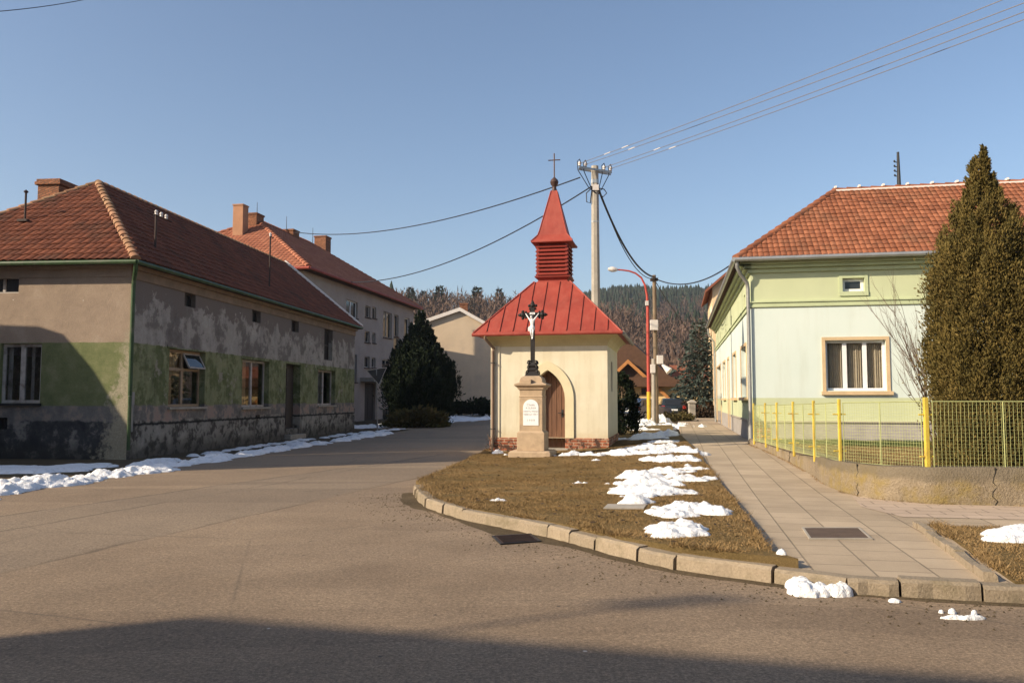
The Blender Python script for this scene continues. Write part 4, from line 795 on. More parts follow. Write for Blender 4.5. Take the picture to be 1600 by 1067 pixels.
# ------------------------------------------------------------------ crucifix on its pedestal
def crucifix():
    Y0 = 21.2; base = P(832, 700, Y0); o = Vector((base.x+.02, Y0+.35, float(z_lawn(base.x, Y0))-.04)); f = Frame(o, TH)
    h = empty('wayside_crucifix', o, TH, 'black iron crucifix with a pale Christ figure on a tan sandstone pedestal before the chapel', 'crucifix')
    yf = -.35; Z = lambda py, d=-.3: f.zr(py, 0, d)
    z1, z2, z3, z4, z5, z6, z7 = Z(704), Z(673), Z(619), Z(609), Z(603), Z(594), Z(587)
    mb = MB(); mb.square([(.55, -.05), (.54, z1-.04), (.50, z1), (.36, z1)], 0, 0); mb.build('step', M['sandstone'], h, bevel=.015)
    mb = MB(); mb.square([(.355, z1), (.355, z2-.05), (.30, z2), (.30, z3-.02), (.31, z3-.01), (.31, z3), (.29, z3+.02), (.30, z4), (.34, z4+.02), (.34, z4+.05), (.40, z5), (.42, z5+.02), (.42, z5+.05), (.30, z5+.09), (.295, z6), (.27, z7-.05), (.20, z7)], 0, 0); mb.build('pedestal', M['sandstone'], h, bevel=.008)
    # little gable mouldings on the cap
    mb = MB(); mb.prism([(-.38, -.425, z5+.05), (.02, -.425, z5+.05), (.02, -.425, z5+.17)], (0, .12, 0)); mb.build('cap_moulding', M['sandstone'], h)
    # plaque
    pw = .20; pb, pt = Z(664.5), Z(624); r = pw; pts = [(-pw, pb), (pw, pb)]+[(pw*math.cos(math.pi*i/14), pt-pw+pw*math.sin(math.pi*i/14)) for i in range(15)]
    mb = MB(); mb.prism([(a, -.302, z) for a, z in pts], (0, -.012, 0)); pl = mb.build('plaque', M['stone plaque'], h)
    def text(s, z, size, par, y=-.316, x=0, m=None):
        c = bpy.data.curves.new('lettering', 'FONT'); c.body = s; c.size = size; c.align_x = 'CENTER'; c.extrude = .0008; c.materials.append(m or M['lettering'])
        tmp = bpy.data.objects.new('lettering', c); COL.objects.link(tmp); dg = bpy.context.evaluated_depsgraph_get(); dg.update(); tm = bpy.data.meshes.new_from_object(tmp.evaluated_get(dg)); bpy.data.objects.remove(tmp); bpy.data.curves.remove(c)
        t = bpy.data.objects.new('lettering', tm); COL.objects.link(t); t.parent = par; t.location = (x, y, z); t.rotation_euler = (R(90), 0, 0); return t
    hh = pt-pb
    for s, k, sz in (('Chvála', .755, .078), ('A SLÁVA', .635, .072), ('KRISTU PÁNU', .51, .06), ('KŘÍŽI NA VĚKY', .395, .052), ('1 9 0 8', .165, .072)): text(s, pb+hh*k, sz, pl)
    # iron cross
    zt, zb, zf = Z(469.5, 0), Z(492, 0), Z(566, 0); mb = MB()
    mb.square([(.19, z7-.01), (.17, z7+.03), (.11, z7+.12), (.13, z7+.16), (.09, z7+.22), (.12, z7+.27), (.08, z7+.33), (.075, zf)], 0, 0)
    for k in range(4):
        a = k*math.pi/2+math.pi/4; dx, dy = math.cos(a), math.sin(a)
        for (r0, zz) in ((.22, .04), (.17, .18), (.17, .30)): mb.tube([(dx*r0*.5, dy*r0*.5, z7+zz), (dx*r0, dy*r0, z7+zz+.03), (dx*r0*.9, dy*r0*.9, z7+zz+.08), (dx*r0*.6, dy*r0*.6, z7+zz+.1)], .022, 6)
    mb.box(-.052, .052, -.045, .045, zf-.02, zt-.08); mb.box(-.30, .30, -.035, .035, zb-.06, zb+.06)
    def lobe(cx, cz, ax):
        for (a, b, r) in ((0, 0, .075), (.07, 0, .05), (.0, .085, .045), (.0, -.085, .045), (-.08, .075, .032), (-.08, -.075, .032), (.115, 0, .025)):
            x, z = (cx+a*ax[0]+b*ax[1], cz+a*ax[1]+b*ax[0]); mb.lathe([(.0, -r), (r*.7, -r*.7), (r, 0), (r*.7, r*.7), (0, r)], (x, 0, z), 8)
    lobe(-.26, zb, (-1, 0)); lobe(.26, zb, (1, 0)); lobe(0, zt-.14, (0, 1)); mb.build('cross', M['cast iron'], h, True)
    mb = MB(); mb.box(-.07, .07, -.062, -.046, zb+.005, zb+.06); tp = mb.build('title_board', M['stone plaque'], h); text('INRI', zb+.012, .05, tp, -.064)
    # the figure: one skinned body
    me = bpy.data.meshes.new('figure'); top = zb+.03; y = -.085
    J = dict(pel=(0, y, top-.36, .045), belly=(.0, y-.005, top-.29, .038), chest=(0, y-.01, top-.215, .052), neck=(-.004, y-.012, top-.15, .022), head=(-.012, y-.022, top-.125, .026), crown=(-.018, y-.03, top-.085, .034), cr2=(-.02, y-.028, top-.06, .024),
             ls=(-.06, y-.004, top-.165, .026), le=(-.115, y+.005, top-.09, .018), lw=(-.165, y+.03, top-.015, .013), lh=(-.178, y+.036, top+.008, .015), rs=(.055, y-.004, top-.165, .026), re=(.11, y+.005, top-.09, .018), rw=(.16, y+.03, top-.015, .013), rh=(.172, y+.036, top+.008, .015),
             lhip=(-.032, y-.004, top-.385, .036), lk=(-.03, y-.05, top-.50, .026), la=(-.004, y+.012, top-.63, .016), lt=(-.004, y-.015, top-.675, .014), rhip=(.03, y-.004, top-.385, .036), rk=(.024, y-.045, top-.505, .026), ra=(.012, y+.0, top-.625, .016), rt=(.01, y-.024, top-.668, .014))
    ks = list(J); E = [('pel', 'belly'), ('belly', 'chest'), ('chest', 'neck'), ('neck', 'head'), ('head', 'crown'), ('crown', 'cr2'), ('chest', 'ls'), ('ls', 'le'), ('le', 'lw'), ('lw', 'lh'), ('chest', 'rs'), ('rs', 're'), ('re', 'rw'), ('rw', 'rh'), ('pel', 'lhip'), ('lhip', 'lk'), ('lk', 'la'), ('la', 'lt'), ('pel', 'rhip'), ('rhip', 'rk'), ('rk', 'ra'), ('ra', 'rt')]
    me.from_pydata([J[k][:3] for k in ks], [(ks.index(a), ks.index(b)) for a, b in E], []); me.materials.append(M['white paint'])
    fg = bpy.data.objects.new('figure', me); COL.objects.link(fg); fg.parent = h
    sk = fg.modifiers.new('skin', 'SKIN'); sub = fg.modifiers.new('sub', 'SUBSURF'); sub.levels = 2; sub.render_levels = 2
    for i, k in enumerate(ks): me.skin_vertices[0].data[i].radius = (J[k][3],)*2; me.skin_vertices[0].data[i].use_root = (i == 0)
    mb = MB(); mb.lathe([(.046, -.055), (.062, -.03), (.058, .03), (.05, .05)], (0, y, top-.38), 12, 0, (1.15, .9)); mb.tube([(-.055, y-.02, top-.35), (-.085, y-.01, top-.38), (-.08, y, top-.46)], .022, 6); tag(mb.build('loincloth', M['stone plaque'], fg, True), 'knotted loincloth')
crucifix()

# ------------------------------------------------------------------ mint house on the right
def mint_house():
    o = G(1178, 690, .37); o.z = .3; f = Frame(o, TH); h = empty('mint_house', o, TH, 'mint green house with darker green frieze and orange tiled roof behind the yellow fence', 'house')
    ex = -.45; ey = -.45; fm = lambda A, z, d: (A, d, z); sm = lambda A, z, d: (d, A, z); LX, LY = 17., 23.6
    ze = f.zr(403, ex, ey); w = 3.55; zr = f.zr(298, ex+w, ey+w)
    bx0, bz1 = f.front(1289, 532); bx1, bz0 = f.front(1386, 610); sx0, sz1 = f.front(1316, 435); sx1, sz0 = f.front(1351, 455)
    mb = MB(); wall_sheet(mb, rect(0, LX, -.5, ze-.1), [rect(bx0, bx1, bz0, bz1), rect(sx0, sx1, sz0, sz1)], fm, .2)
    S = []
    for (x0, x1, y1, y0, kind) in ((1158.5, 1167.2, 541, 621, 'w'), (1146, 1151, 554, 623, 'w'), (1138, 1140.4, 562, 664, 'd'), (1130.5, 1134.2, 569, 626, 'w'), (1121, 1127, 562, 662, 'd')):
        ya, yb = f.side(x0, (y0+y1)/2)[0], f.side(x1, (y0+y1)/2)[0]; S.append([min(ya, yb), max(ya, yb), kind])
    wz1 = f.side(1163, 542)[1]; wz0 = f.side(1163, 620)[1]; holes = []
    for s in S: holes.append(rect(s[0], s[1], wz0 if s[2] == 'w' else .1, wz1))
    att = []
    for s in (1, 8, 12, 16.5, 20): att.append(rect(s+1.2, s+1.8, 4.45, 4.85))
    wall_sheet(mb, rect(0, LY, -.5, ze-.1), holes+att, sm, .24)
    q = 6.6; mb.poly([(LX, 0, -.5), (LX, q, -.5), (LX, q, ze-.1), (LX, 0, ze-.1)]); mb.poly([(q, q, -.5), (LX, q, -.5), (LX, q, ze-.1), (q, q, ze-.1)]); mb.poly([(q, q, -.5), (q, LY, -.5), (q, LY, ze-.1), (q, q, ze-.1)]); mb.poly([(0, LY, -.5), (q, LY, -.5), (q, LY, ze-.1), (0, LY, ze-.1)])
    mb.build('wall', M['mint'], h)
    # mouldings
    zf0, zf1 = f.front(1240, 479)[1], f.front(1240, 466)[1]
    mb = MB()
    for mp, A, dd in ((fm, LX, 0), (sm, LY, 0)):
        mbox(mb, mp, -.07, A, zf0, zf0+.05, -.05, -.001); mbox(mb, mp, -.06, A, zf0+.055, zf0+.13, -.035, -.001); mbox(mb, mp, -.09, A, zf0+.135, zf0+.18, -.075, -.001)
        mbox(mb, mp, -.1, A, ze-.42, ze-.3, -.08, -.001); mbox(mb, mp, -.2, A, ze-.29, ze-.2, -.2, -.001); mbox(mb, mp, -.32, A, ze-.19, ze-.1, -.32, -.001)
    mb.build('cornice', M['mint trim'], h)
    mb = MB(); mbox(mb, fm, -.03, LX, .66, .705, -.05, -.001); mbox(mb, sm, -.03, S[2][0], .66, .705, -.05, -.001); mb.build('plinth_ledge', M['concrete'], h)
    # big window
    wf = window(h, fm, bx0, bx1, bz0, bz1, M['white paint'], 3, .14, .075, None, M['glass'], None, (M['curtain'], [(.03, .3, .02, .97), (.36, .63, .02, .97), (.68, .97, .02, .97)]))
    g = MB(); t = .10; mbox(g, fm, bx0-t, bx0-.002, bz0-.02, bz1+t, -.035, -.001); mbox(g, fm, bx1+.002, bx1+t, bz0-.02, bz1+t, -.035, -.001); mbox(g, fm, bx0-.001, bx1+.001, bz1+.002, bz1+t, -.034, -.001); g.build('surround', M['tan trim'], wf)
    g = MB(); mbox(g, fm, bx0-.14, bx1+.16, bz0-.13, bz0-.021, -.1, .1); g.build('sill', M['tan trim'], wf)
    w2 = window(h, fm, sx0, sx1, sz0, sz1, M['white paint'], 1, .12, .09, None, M['dark glass']); g = MB(); t = .1
    mbox(g, fm, sx0-t, sx0-.002, sz0-t, sz1+t, -.03, -.001); mbox(g, fm, sx1+.002, sx1+t, sz0-t, sz1+t, -.03, -.001); mbox(g, fm, sx0, sx1, sz1+.002, sz1+t, -.029, -.001); mbox(g, fm, sx0-.1, sx1+.1, sz0-t-.03, sz0-.002, -.045, -.001); g.build('surround', M['mint trim'], w2)
    for s in S:
        a0, a1, kd = s; zb = wz0 if kd == 'w' else .1
        if kd == 'w': x = window(h, sm, a0, a1, zb, wz1, M['white paint'], 2, .17, .06, .7, M['dark glass'])
        else:
            g = MB(); mbox(g, sm, a0, a1, zb, wz1, .2, .26); x = g.build('door', M['planks'], h)
        g = MB(); t = .1; mbox(g, sm, a0-t, a0-.002, zb-.02, wz1+t, -.03, .15); mbox(g, sm, a1+.002, a1+t, zb-.02, wz1+t, -.03, .15); mbox(g, sm, a0, a1, wz1+.002, wz1+t, -.029, .15); g.build('surround', M['tan trim'], x)
        if kd == 'w': g = MB(); mbox(g, sm, a0-.15, a1+.15, zb-.12, zb-.021, -.12, .1); g.build('sill', M['tan trim'], x)
    for r in att: window(h, sm, r[0][0], r[1][0], r[0][1], r[2][1], M['white paint'], 1, .1, .05, None, M['dark glass'], name='attic_window')
    # roof (an L: front range and street range)
    E0, P0 = (ex, ey, ze), (ex+w, ey+w, zr); RX, RY = LX+.4, LY+.2
    front = [E0, (RX, ey, ze), (RX, ey+w, zr), P0]; street = [(ex, RY, ze), E0, P0, (ex+w, RY, zr)]
    mb = MB(); mb.poly(front); mb.poly(street); mb.poly([P0, (RX, ey+w, zr), (RX, ey+2*w, ze), (ex+2*w, ey+2*w, ze)]); mb.poly([P0, (ex+2*w, ey+2*w, ze), (ex+2*w, RY, ze), (ex+w, RY, zr)])
    mb.poly([(ex, RY, ze), (ex+w, RY, zr), (ex+2*w, RY, ze)]); mb.poly([(RX, ey, ze), (RX, ey+2*w, ze), (RX, ey+w, zr)])
    mb.poly([(ex, ey, ze-.08), (RX, ey, ze-.08), (RX, ey+2*w, ze-.08), (ex, ey+2*w, ze-.08)][::-1]); mb.poly([(ex, ey+2*w, ze-.08), (ex+2*w, ey+2*w, ze-.08), (ex+2*w, RY, ze-.08), (ex, RY, ze-.08)][::-1])
    mb.poly([(ex, ey, ze-.08), (RX, ey, ze-.08), (RX, ey, ze), (ex, ey, ze)]); mb.poly([(ex, RY, ze-.08), (ex, ey, ze-.08), (ex, ey, ze), (ex, RY, ze)]); roof = mb.build('roof', M['tar paper'], h)
    mb = MB(); tiles(mb, front, .165, .27, FLATT, .03); tiles(mb, street, .165, .27, FLATT, .03); mb.build('roof_tiles', M['tiles orange'], roof, True)
    mb = MB(); caps(mb, E0, P0, .13, .38); tag(mb.build('hip_tiles', M['tiles orange'], roof, True))
    mb = MB(); caps(mb, P0, (RX, ey+w, zr), .12, .38); caps(mb, P0, (ex+w, RY, zr), .12, .38); mb.build('ridge_tiles', M['tiles orange'], roof, True)
    mb = MB(); s_ = Vector((0, -w, ze-zr)).normalized(); c0, c1 = Vector(P0)+s_*.14, Vector((RX, ey+w, zr))+s_*.14; mb.tube([c0+Vector((0, -.02, .05)), c1+Vector((0, -.02, .05))], .035, 6)
    x = 0
    while x < RX-ex-w: mb.obox((ex+w+x, ey+w-.02, zr+.1), (.03, 0, 0), (0, .11, 0), (0, 0, .035)); x += .38*2
    mb.build('ridge_mortar', M['mortar'], roof)
    # gutters and downpipes
    mb = MB(); mb.tube([(ex-.06, ey-.07, ze-.06), (RX, ey-.07, ze-.04)], .07, 10); mb.tube([(ex-.07, ey-.1, ze-.06), (ex-.07, RY, ze-.06)], .07, 10); mb.build('gutter', M['zinc'], h, True)
    mb = MB(); mb.tube([(ex+.02, ey+.0, ze-.1), (ex+.02, ey+.02, ze-.28), (ex+.12, ey+.14, ze-.48), (-.12, -.1, ze-.72), (-.09, -.06, ze-.9), (-.09, -.06, .75)], .058, 12); mb.tube([(-.09, -.06, .78), (-.09, -.06, .0)], .085, 12); mb.build('downpipe', M['zinc'], h, True)
    mb = MB(); mb.tube([(ex+.0, LY-.2, ze-.1), (ex+.02, LY-.2, ze-.5), (-.1, LY-.1, ze-.95), (-.1, LY-.1, .0)], .055, 10); mb.build('downpipe', M['zinc'], h, True)
    mb = MB(); mb.box(.0, .26, -.03, -.002, -.3, .66); mb.box(.3, .5, -.02, -.002, -.3, .5); tag(mb.build('broken_corner', M['brick plinth'], h), 'bare brick where the corner plinth has broken away')
    mb = MB(); ax, az = f.front(1403, 238, ey+w); mb.tube([(ax, ey+w, zr-.1), (ax, ey+w, az)], .07, 8, .04)
    for i in range(4): mb.tube([(ax, ey+w, az-.35-.16*i), (ax-.12, ey+w, az-.33-.16*i)], .018, 5); mb.lathe([(.02, 0), (.035, .03), (.02, .07)], (ax-.12, ey+w, az-.34-.16*i), 8)
    tag(mb.build('roof_mast', M['dark metal'], roof, True))
    mb = MB(); mb.box(5.6, 5.75, -.05, -.002, .25, .45); mb.box(5.78, 5.95, -.05, -.002, .2, .36); mb.build('wall_box', M['sign grey'], h)
    return f
MH = mint_house()

def peach_house():
    o = Vector((14.9, 57, 0)); f = Frame(o, TH); h = empty('peach_house', o, TH, 'peach rendered house end with brown roof edge peeping over the mint house gutter', 'house')
    x0, zt0 = f.front(1113, 449); x1 = x0+9; zt1 = f.front(1141, 425)[1]; s = (zt1-zt0)/(f.front(1141, 425)[0]-x0); xm = x0+5.2
    mb = MB(); mb.prism([(x0, 0, 0), (xm*2-x0, 0, 0), (xm*2-x0, 0, zt0), (xm, 0, zt0+s*(xm-x0)), (x0, 0, zt0)], (0, 9, 0)); mb.build('wall', M['yellow wall'] if False else basic('peach plaster', (.68, .50, .30), .9, .1, 1, .2), h)
    mb = MB(); k = s
    for (a, za, b, zb) in ((x0-.5, zt0-.5*k, xm, zt0+k*(xm-x0)), (xm, zt0+k*(xm-x0), 2*xm-x0+.5, zt0-.5*k)): mb.prism([(a, -.4, za+.01), (b, -.4, zb+.01), (b, -.4, zb+.2), (a, -.4, za+.2)], (0, 9.8, 0))
    mb.build('roof', M['brown roof'], h)
    w = window(h, lambda A, z, d: (x0+d, A, z), 2, 3.2, zt0-2.4, zt0-1.1, M['white paint'], 2, -.02, .06, None, M['dark glass'])
peach_house()

def far_house():
    o = Vector((9.2, 78, g1(9, 78))); th = R(14); f = Frame(o, th); h = empty('chalet_house', o, th, 'yellow house with a dark timber gable and brown roof far behind the street lamp', 'house')
    xa, za = f.front(981, 562); xl = xa-5.0; xr = xa+5.6; xe, z_e = f.front(1012, 590); k = (za-z_e)/(xe-xa); zw = f.front(990, 602)[1]
    mb = MB(); mb.box(xl+.6, xr+3, .6, 9, -.5, zw); mb.build('wall', M['yellow wall'], h)
    mb = MB(); mb.prism([(xl+.8, .9, zw), (xr-.8, .9, zw), (xa, .9, zw+(xr-.8-xa)*k*.98)], (0, 7, 0)); mb.build('gable', M['dark timber'], h)
    mb = MB(); 
    for sg in (-1, 1):
        e = xa+sg*5.6; mb.prism([(xa, .2, za), (e, .2, za-5.6*k), (e, .2, za-5.6*k-.22), (xa, .2, za-.22)], (0, 8.6, 0))
    mb.prism([(xr-1, 1.6, za-5*k), (xr+4, 1.6, za-5*k), (xr+4, 5, za-.5), (xr-3, 5, za-.5)], (0, 0, .15)); roof = mb.build('roof', M['brown roof'], h)
    mb = MB()
    for sg in (-1, 1): e = xa+sg*5.7; mb.prism([(xa, .08, za+.05), (e, .08, za-5.7*k+.05), (e, .08, za-5.7*k-.35), (xa, .08, za-.35)], (0, .115, 0))
    mb.build('bargeboard', M['orange timber'], roof)
    mb = MB(); mb.box(xl+.2, xr+.2, -.5, .9, zw-.12, zw+.0); mb.box(xl+.2, xr+.2, -.5, -.42, zw, zw+.75); mb.build('balcony', M['dark timber'], h)
    x0, z1 = f.front(1001, 606); x1, z0 = f.front(1016, 617); window(h, lambda A, z, d: (A, .6+d, z), x0, x1, z0, z1, M['dark timber'], 2, -.05, .08, None, M['dark glass'])
far_house()

# ------------------------------------------------------------------ low wall and yellow fence
def low_wall():
    mb = MB(); pts = [Vector(p) for p in WALLP]; top = [.50, .54, .575, .61, .63, .645, .66, .68, .69, .70, .70]; k = 6; prof = []
    line = []; zt = []
    for i in range(len(pts)-1):
        m_ = max(2, int((pts[i+1]-pts[i]).length/.25))
        for j in range(m_): line.append(pts[i].lerp(pts[i+1], j/m_)); zt.append(top[i]+(top[i+1]-top[i])*j/m_)
    line.append(pts[-1]); zt.append(top[-1]); n = len(line); vs = []
    for i, p in enumerate(line):
        t = (line[min(i+1, n-1)]-line[max(i-1, 0)]).normalized(); nr = Vector((-t.y, t.x)); z0 = g1(p.x, p.y); j = lambda s: (fbm(i*.37+s, s*3.1, 3)-.45)
        for dn, z in ((.0+.03*j(1), z0-.1), (.01+.04*j(2), z0+.13+(zt[i]-z0-.13)*.5), (.03+.04*j(3), zt[i]-.04+.03*j(4)), (.06, zt[i]+.03*j(5)), (.3, zt[i]+.02*j(6)), (.32, z0)): q = p+nr*dn; vs.append((q.x, q.y, z))
    fs = [(i*6+a, (i+1)*6+a, (i+1)*6+a+1, i*6+a+1) for i in range(n-1) for a in range(5)]+[tuple(range(6)), tuple(range((n-1)*6, n*6))[::-1]]
    mb.add(vs, fs); o = mb.build('low_wall', M['lichen'], None, True); tag(o, 'low cracked concrete wall with yellow lichen under the yellow fence', 'wall')
    # cracks
    mb = MB()
    for sx, dx in ((.42, .0), (.0, .9), (.55, 2.)):
        a, b, za, zb = [(pts[5], pts[6], top[5], top[6]), (pts[2], pts[3], top[2], top[3]), (pts[7], pts[8], top[7], top[8])][int(dx+.2)]; p = a.lerp(b, sx); t = (b-a).normalized(); nr = Vector((-t.y, t.x)); z0 = g1(p.x, p.y); z1 = za+(zb-za)*sx; c = []
        for i in range(9): k = i/8; q = p+t*random.uniform(-.05, .05)+nr*(-.006+.035*k); c.append((q.x, q.y, z0+.12+(z1-z0-.12)*k))
        mb.tube(c, [.003, .007, .005, .008, .005, .009, .006, .008, .011], 5)
    tag(mb.build('crack', M['dark opening'], o))
low_wall()
def fence():
    root = empty('wire_fence', (5.5, 13.5, .6), 0, 'yellow fence with square posts and fine wire mesh panels on the low wall', 'fence')
    A = [(1195.5, 632.5, 694), (1213.5, 632, 699.5), (1239, 631, 707), (1271, 630, 714.5), (1310.8, 628, 723.5), (1446, 626, 735)]
    pts = []
    for px, yt, yb in A:
        d = 1.02*F/(yb-yt); t = P(px, yt, d); b = P(px, yb, d); pts.append((t.x, d, b.z, t.z))
    fx, fy = pts[0][0]+.28, pts[0][1]+2.0; pts = [(fx, fy, .47, 1.49)]+pts
    l = pts[-1]
    for i in range(1, 7): pts.append((l[0]+2.05*i*.98, l[1]-2.05*i*.2, l[2]+.005*i, l[3]))
    inv = root.location
    for i, (x, y, z0, z1) in enumerate(pts):
        big = .031 if i == 6 else .023; mb = MB(); mb.box(x-big-inv.x, x+big-inv.x, y-big-inv.y, y+big-inv.y, z0-.08-inv.z, z1+.05-inv.z)
        if i >= 1:
            for zz in (.2, .8): mb.box(x-inv.x-.11, x-inv.x+.11, y-inv.y-.012, y-inv.y+.012, z0+(z1-z0)*zz-inv.z-.012, z0+(z1-z0)*zz-inv.z+.012)
        mb.build('post', M['yellow paint'], root, bevel=.008)
    for a, b in zip(pts[:-1], pts[1:]):
        va, vb = Vector((a[0], a[1], 0))-inv, Vector((b[0], b[1], 0))-inv; d = vb-va; L = d.length; t = d/L; off = .09; p0, p1 = va+t*off, vb-t*off; L2 = (p1-p0).length; za, zb, ta, tb = a[2]+.03, b[2]+.03, a[3]-.01, b[3]-.01
        mb = MB(); P3 = lambda s, k: Vector((p0.x+(p1.x-p0.x)*s, p0.y+(p1.y-p0.y)*s, 0 if False else (za+(zb-za)*s)+((ta+(tb-ta)*s)-(za+(zb-za)*s))*k-inv.z))
        for (u, v) in ((P3(0, 0), P3(1, 0)), (P3(1, 0), P3(1, 1)), (P3(1, 1), P3(0, 1)), (P3(0, 1), P3(0, 0)), (P3(.5, 0), P3(.5, 1))): mb.tube([u, v], .009, 5)
        n = int(L2/.052); m_ = 19
        for i in range(1, n): mb.tube([P3(i/n, 0), P3(i/n, 1)], .0020, 3, None, False)
        for j in range(1, m_): mb.tube([P3(0, j/m_), P3(1, j/m_)], .0020, 3, None, False)
        mb.build('mesh_panel', M['mesh wire'], root)
fence()

# ------------------------------------------------------------------ poles, lamp, wires
def sagline(a, b, sag, n=24):
    a, b = Vector(a), Vector(b); return [a.lerp(b, i/n)-Vector((0, 0, 4*sag*(i/n)*(1-i/n))) for i in range(n+1)]
def wire(label, a, b, sag, r, m, group=None, name='overhead_wire'):
    mb = MB(); mb.tube(sagline(a, b, sag), r, 5); return tag(mb.build(name, m, None, True), label, 'wire', group)
def tall_pole():
    Y = 32.; top = P(930, 260, Y); zt = top.z; o = Vector((P(931, 480, Y).x, Y, g1(3.2, Y)+.1)); root = empty('electricity_pole', o, 0, 'tall grey concrete electricity pole with a cross arm of insulators behind the chapel', 'pole')
    H = zt-o.z; mb = MB(); mb.lathe([(.22, -.3), (.205, 2), (.15, H)], (0, 0, 0), 8, .3); mb.build('pole', M['concrete'], root)
    mb = MB(); mb.lathe([(.192, H-6.0), (.192, H-5.95)], (0, 0, 0), 8, .3); mb.lathe([(.172, H-2.25), (.172, H-2.2)], (0, 0, 0), 8, .3); mb.lathe([(.164, H-.7), (.163, H-.55)], (0, 0, 0), 8, .3); mb.build('band', M['zinc'], root)
    ad = Vector((.87, .49, 0)); zz = H-.12; mb = MB(); mb.obox((ad.x*.02, -.16, zz-.06), ad*.78, (0, .03, 0), (0, 0, .035)); mb.obox((ad.x*.02, .14, zz-.06), ad*.78, (0, .03, 0), (0, 0, .035)); mb.build('cross_arm', M['zinc'], root)
    tips = []; dirw = Vector((.49, -.87, 0))
    for s in (-.74, -.46, .42, .74):
        mb = MB(); c = ad*s+Vector((0, -.16, zz)); mb.lathe([(.02, -.02), (.06, .0), (.05, .05), (.07, .08), (.05, .13), (.02, .16)], c, 10); mb.build('insulator', M['porcelain'], root, True)
        mb = MB(); mb.tube([c+Vector((0, 0, .05))+dirw*.1, c+Vector((0, 0, .25)), c-dirw*.15+Vector((0, 0, .2)), c-dirw*.12-Vector((0, 0, .15)), c*.4-Vector((0, 0, .8-zz*.6)), Vector((.0, -.17, zz-1.0))], .018, 6); mb.build('jumper_cable', M['cable'], root, True)
        tips.append(o+c+Vector((0, 0, .08)))
    mb = MB(); mb.box(-.11, .13, -.18, -.125, H-1.0, H-.78); mb.build('clamp_box', M['porcelain'], root)
    mb = MB(); mb.tube([(-.15, -.05, H-.9), (-.35, -.1, H-1.1), (-.34, -.1, H-1.45), (-.2, -.1, H-1.5), (-.14, -.1, H-1.0)], .022, 6); mb.tube([(.1, -.12, H-.9), (.35, -.1, H-.95), (.45, -.1, H-1.1), (.3, -.1, H-1.25), (.12, -.1, H-1.1)], .022, 6); mb.build('cable_loop', M['cable'], root, True)
    far = Vector((17.5, 7.5, 0)); k = 0
    lab = ['uppermost of the four thin wires rising to the top right', 'second thin wire from the top running to the top right', 'third thin wire from the top running to the top right', 'lowest of the four thin wires running to the top right']
    for i, (t, (ex_, ey_)) in enumerate(zip(tips, ((1567, 0), (1600, 5), (1600, 19), (1600, 31)))):
        Yq = 18.3 if i == 0 else 17.7; q = P(ex_, ey_, Yq+.25*i); d = (q-t); e = t+d*1.9; e.z = q.z+(q.z-t.z)*.9+.5; s = .9
        # keep the measured passing point on the line: straight chord with a little sag, lifted so it still meets it
        mid = (q-t).length/(e-t).length; lift = 4*.25*mid*(1-mid); e = Vector((e.x, e.y, t.z+((q.z+lift)-t.z)/mid))
        wire(lab[i], t, e, .25, .0105, M['bright wire'], 'power lines to the right')
        mb = MB(); u = (e-t).normalized(); pp = sagline(t, e, .25, 60)
        for kk in ((3, 5) if i == 0 else (4+i,)): mb.tube([pp[kk], pp[kk]+u*.35], .016, 6)
        o_ = mb.build('spacer_sleeve', M['porcelain'], None, True); tag(o_, ['pale sleeves on the uppermost thin wire', 'pale sleeve on the second thin wire from the top', 'pale sleeve on the third thin wire from the top', 'pale sleeve on the lowest thin wire'][i], 'wire sleeve', 'wire sleeves')
    return o+Vector((0, 0, H))
TP = tall_pole()
wire('black cable from the tall pole to the ridge of the red roofed block', TP+Vector((-.62, -.35, -.55)), P(462, 363, 58), .9, .028, M['cable'], 'black cables')
wire('black cable from the tall pole down to the eaves of the red roofed block', TP+Vector((-.15, -.15, -.85)), P(545, 441, 53.5), 1.0, .028, M['cable'], 'black cables')
def wood_pole():
    Y = 42.; t = P(1022, 430, Y); b = P(1026, 660, Y); z0 = g1(7.3, Y)-.1; root = empty('wooden_pole', (b.x, Y, z0), 0, 'brown wooden utility pole with small junction boxes beside the street lamp', 'pole'); dx = t.x-b.x; H = t.z-z0
    mb = MB(); mb.tube([(0, 0, -.3), (dx*.5, 0, H*.5), (dx, 0, H)], .13, 10, .095); mb.build('pole', M['wood pole'], root, True)
    mb = MB(); mb.tube([(-.16, -.05, 0), (-.13, -.05, 3.6)], .11, 8, .10); tag(mb.build('footing_stub', M['concrete'], root, True))
    for i, (px, py, w, hh, m_) in enumerate(((1022, 508, .2, .26, 'porcelain'), (1031, 562, .16, .22, 'porcelain'), (1020, 576, .12, .22, 'porcelain'))):
        p = P(px, py, Y-.2)-Vector((b.x, Y, z0)); mb = MB(); mb.box(p.x-w, p.x+w, p.y-.1, p.y+.06, p.z-hh, p.z+hh); mb.build('junction_box', M[m_], root, bevel=.02)
    mb = MB()
    for s in (-.12, .12): mb.box(dx+s-.06, dx+s+.06, -.16, .16, H-.3, H-.16)
    mb.build('bracket', M['rust'], root)
    # little loudspeaker horn
    p = P(1035, 570, Y-.2)-Vector((b.x, Y, z0)); q = P(1046, 580, Y-.4)-Vector((b.x, Y, z0)); mb = MB(); mb.tube([p, p.lerp(q, .3), q], [.07, .1, .2], 10); mb.build('speaker_horn', M['porcelain'], root, True)
    return t
WP = wood_pole()
wire('thick black cable sagging from the tall pole to the wooden pole', TP+Vector((.12, -.15, -.95)), WP+Vector((-.05, -.1, -.1)), .75, .045, M['cable'], 'black cables')
wire('second black cable sagging beside the thick one to the wooden pole', TP+Vector((.10, -.1, -.75)), WP+Vector((-.02, -.1, -.2)), 1.0, .02, M['cable'], 'black cables')
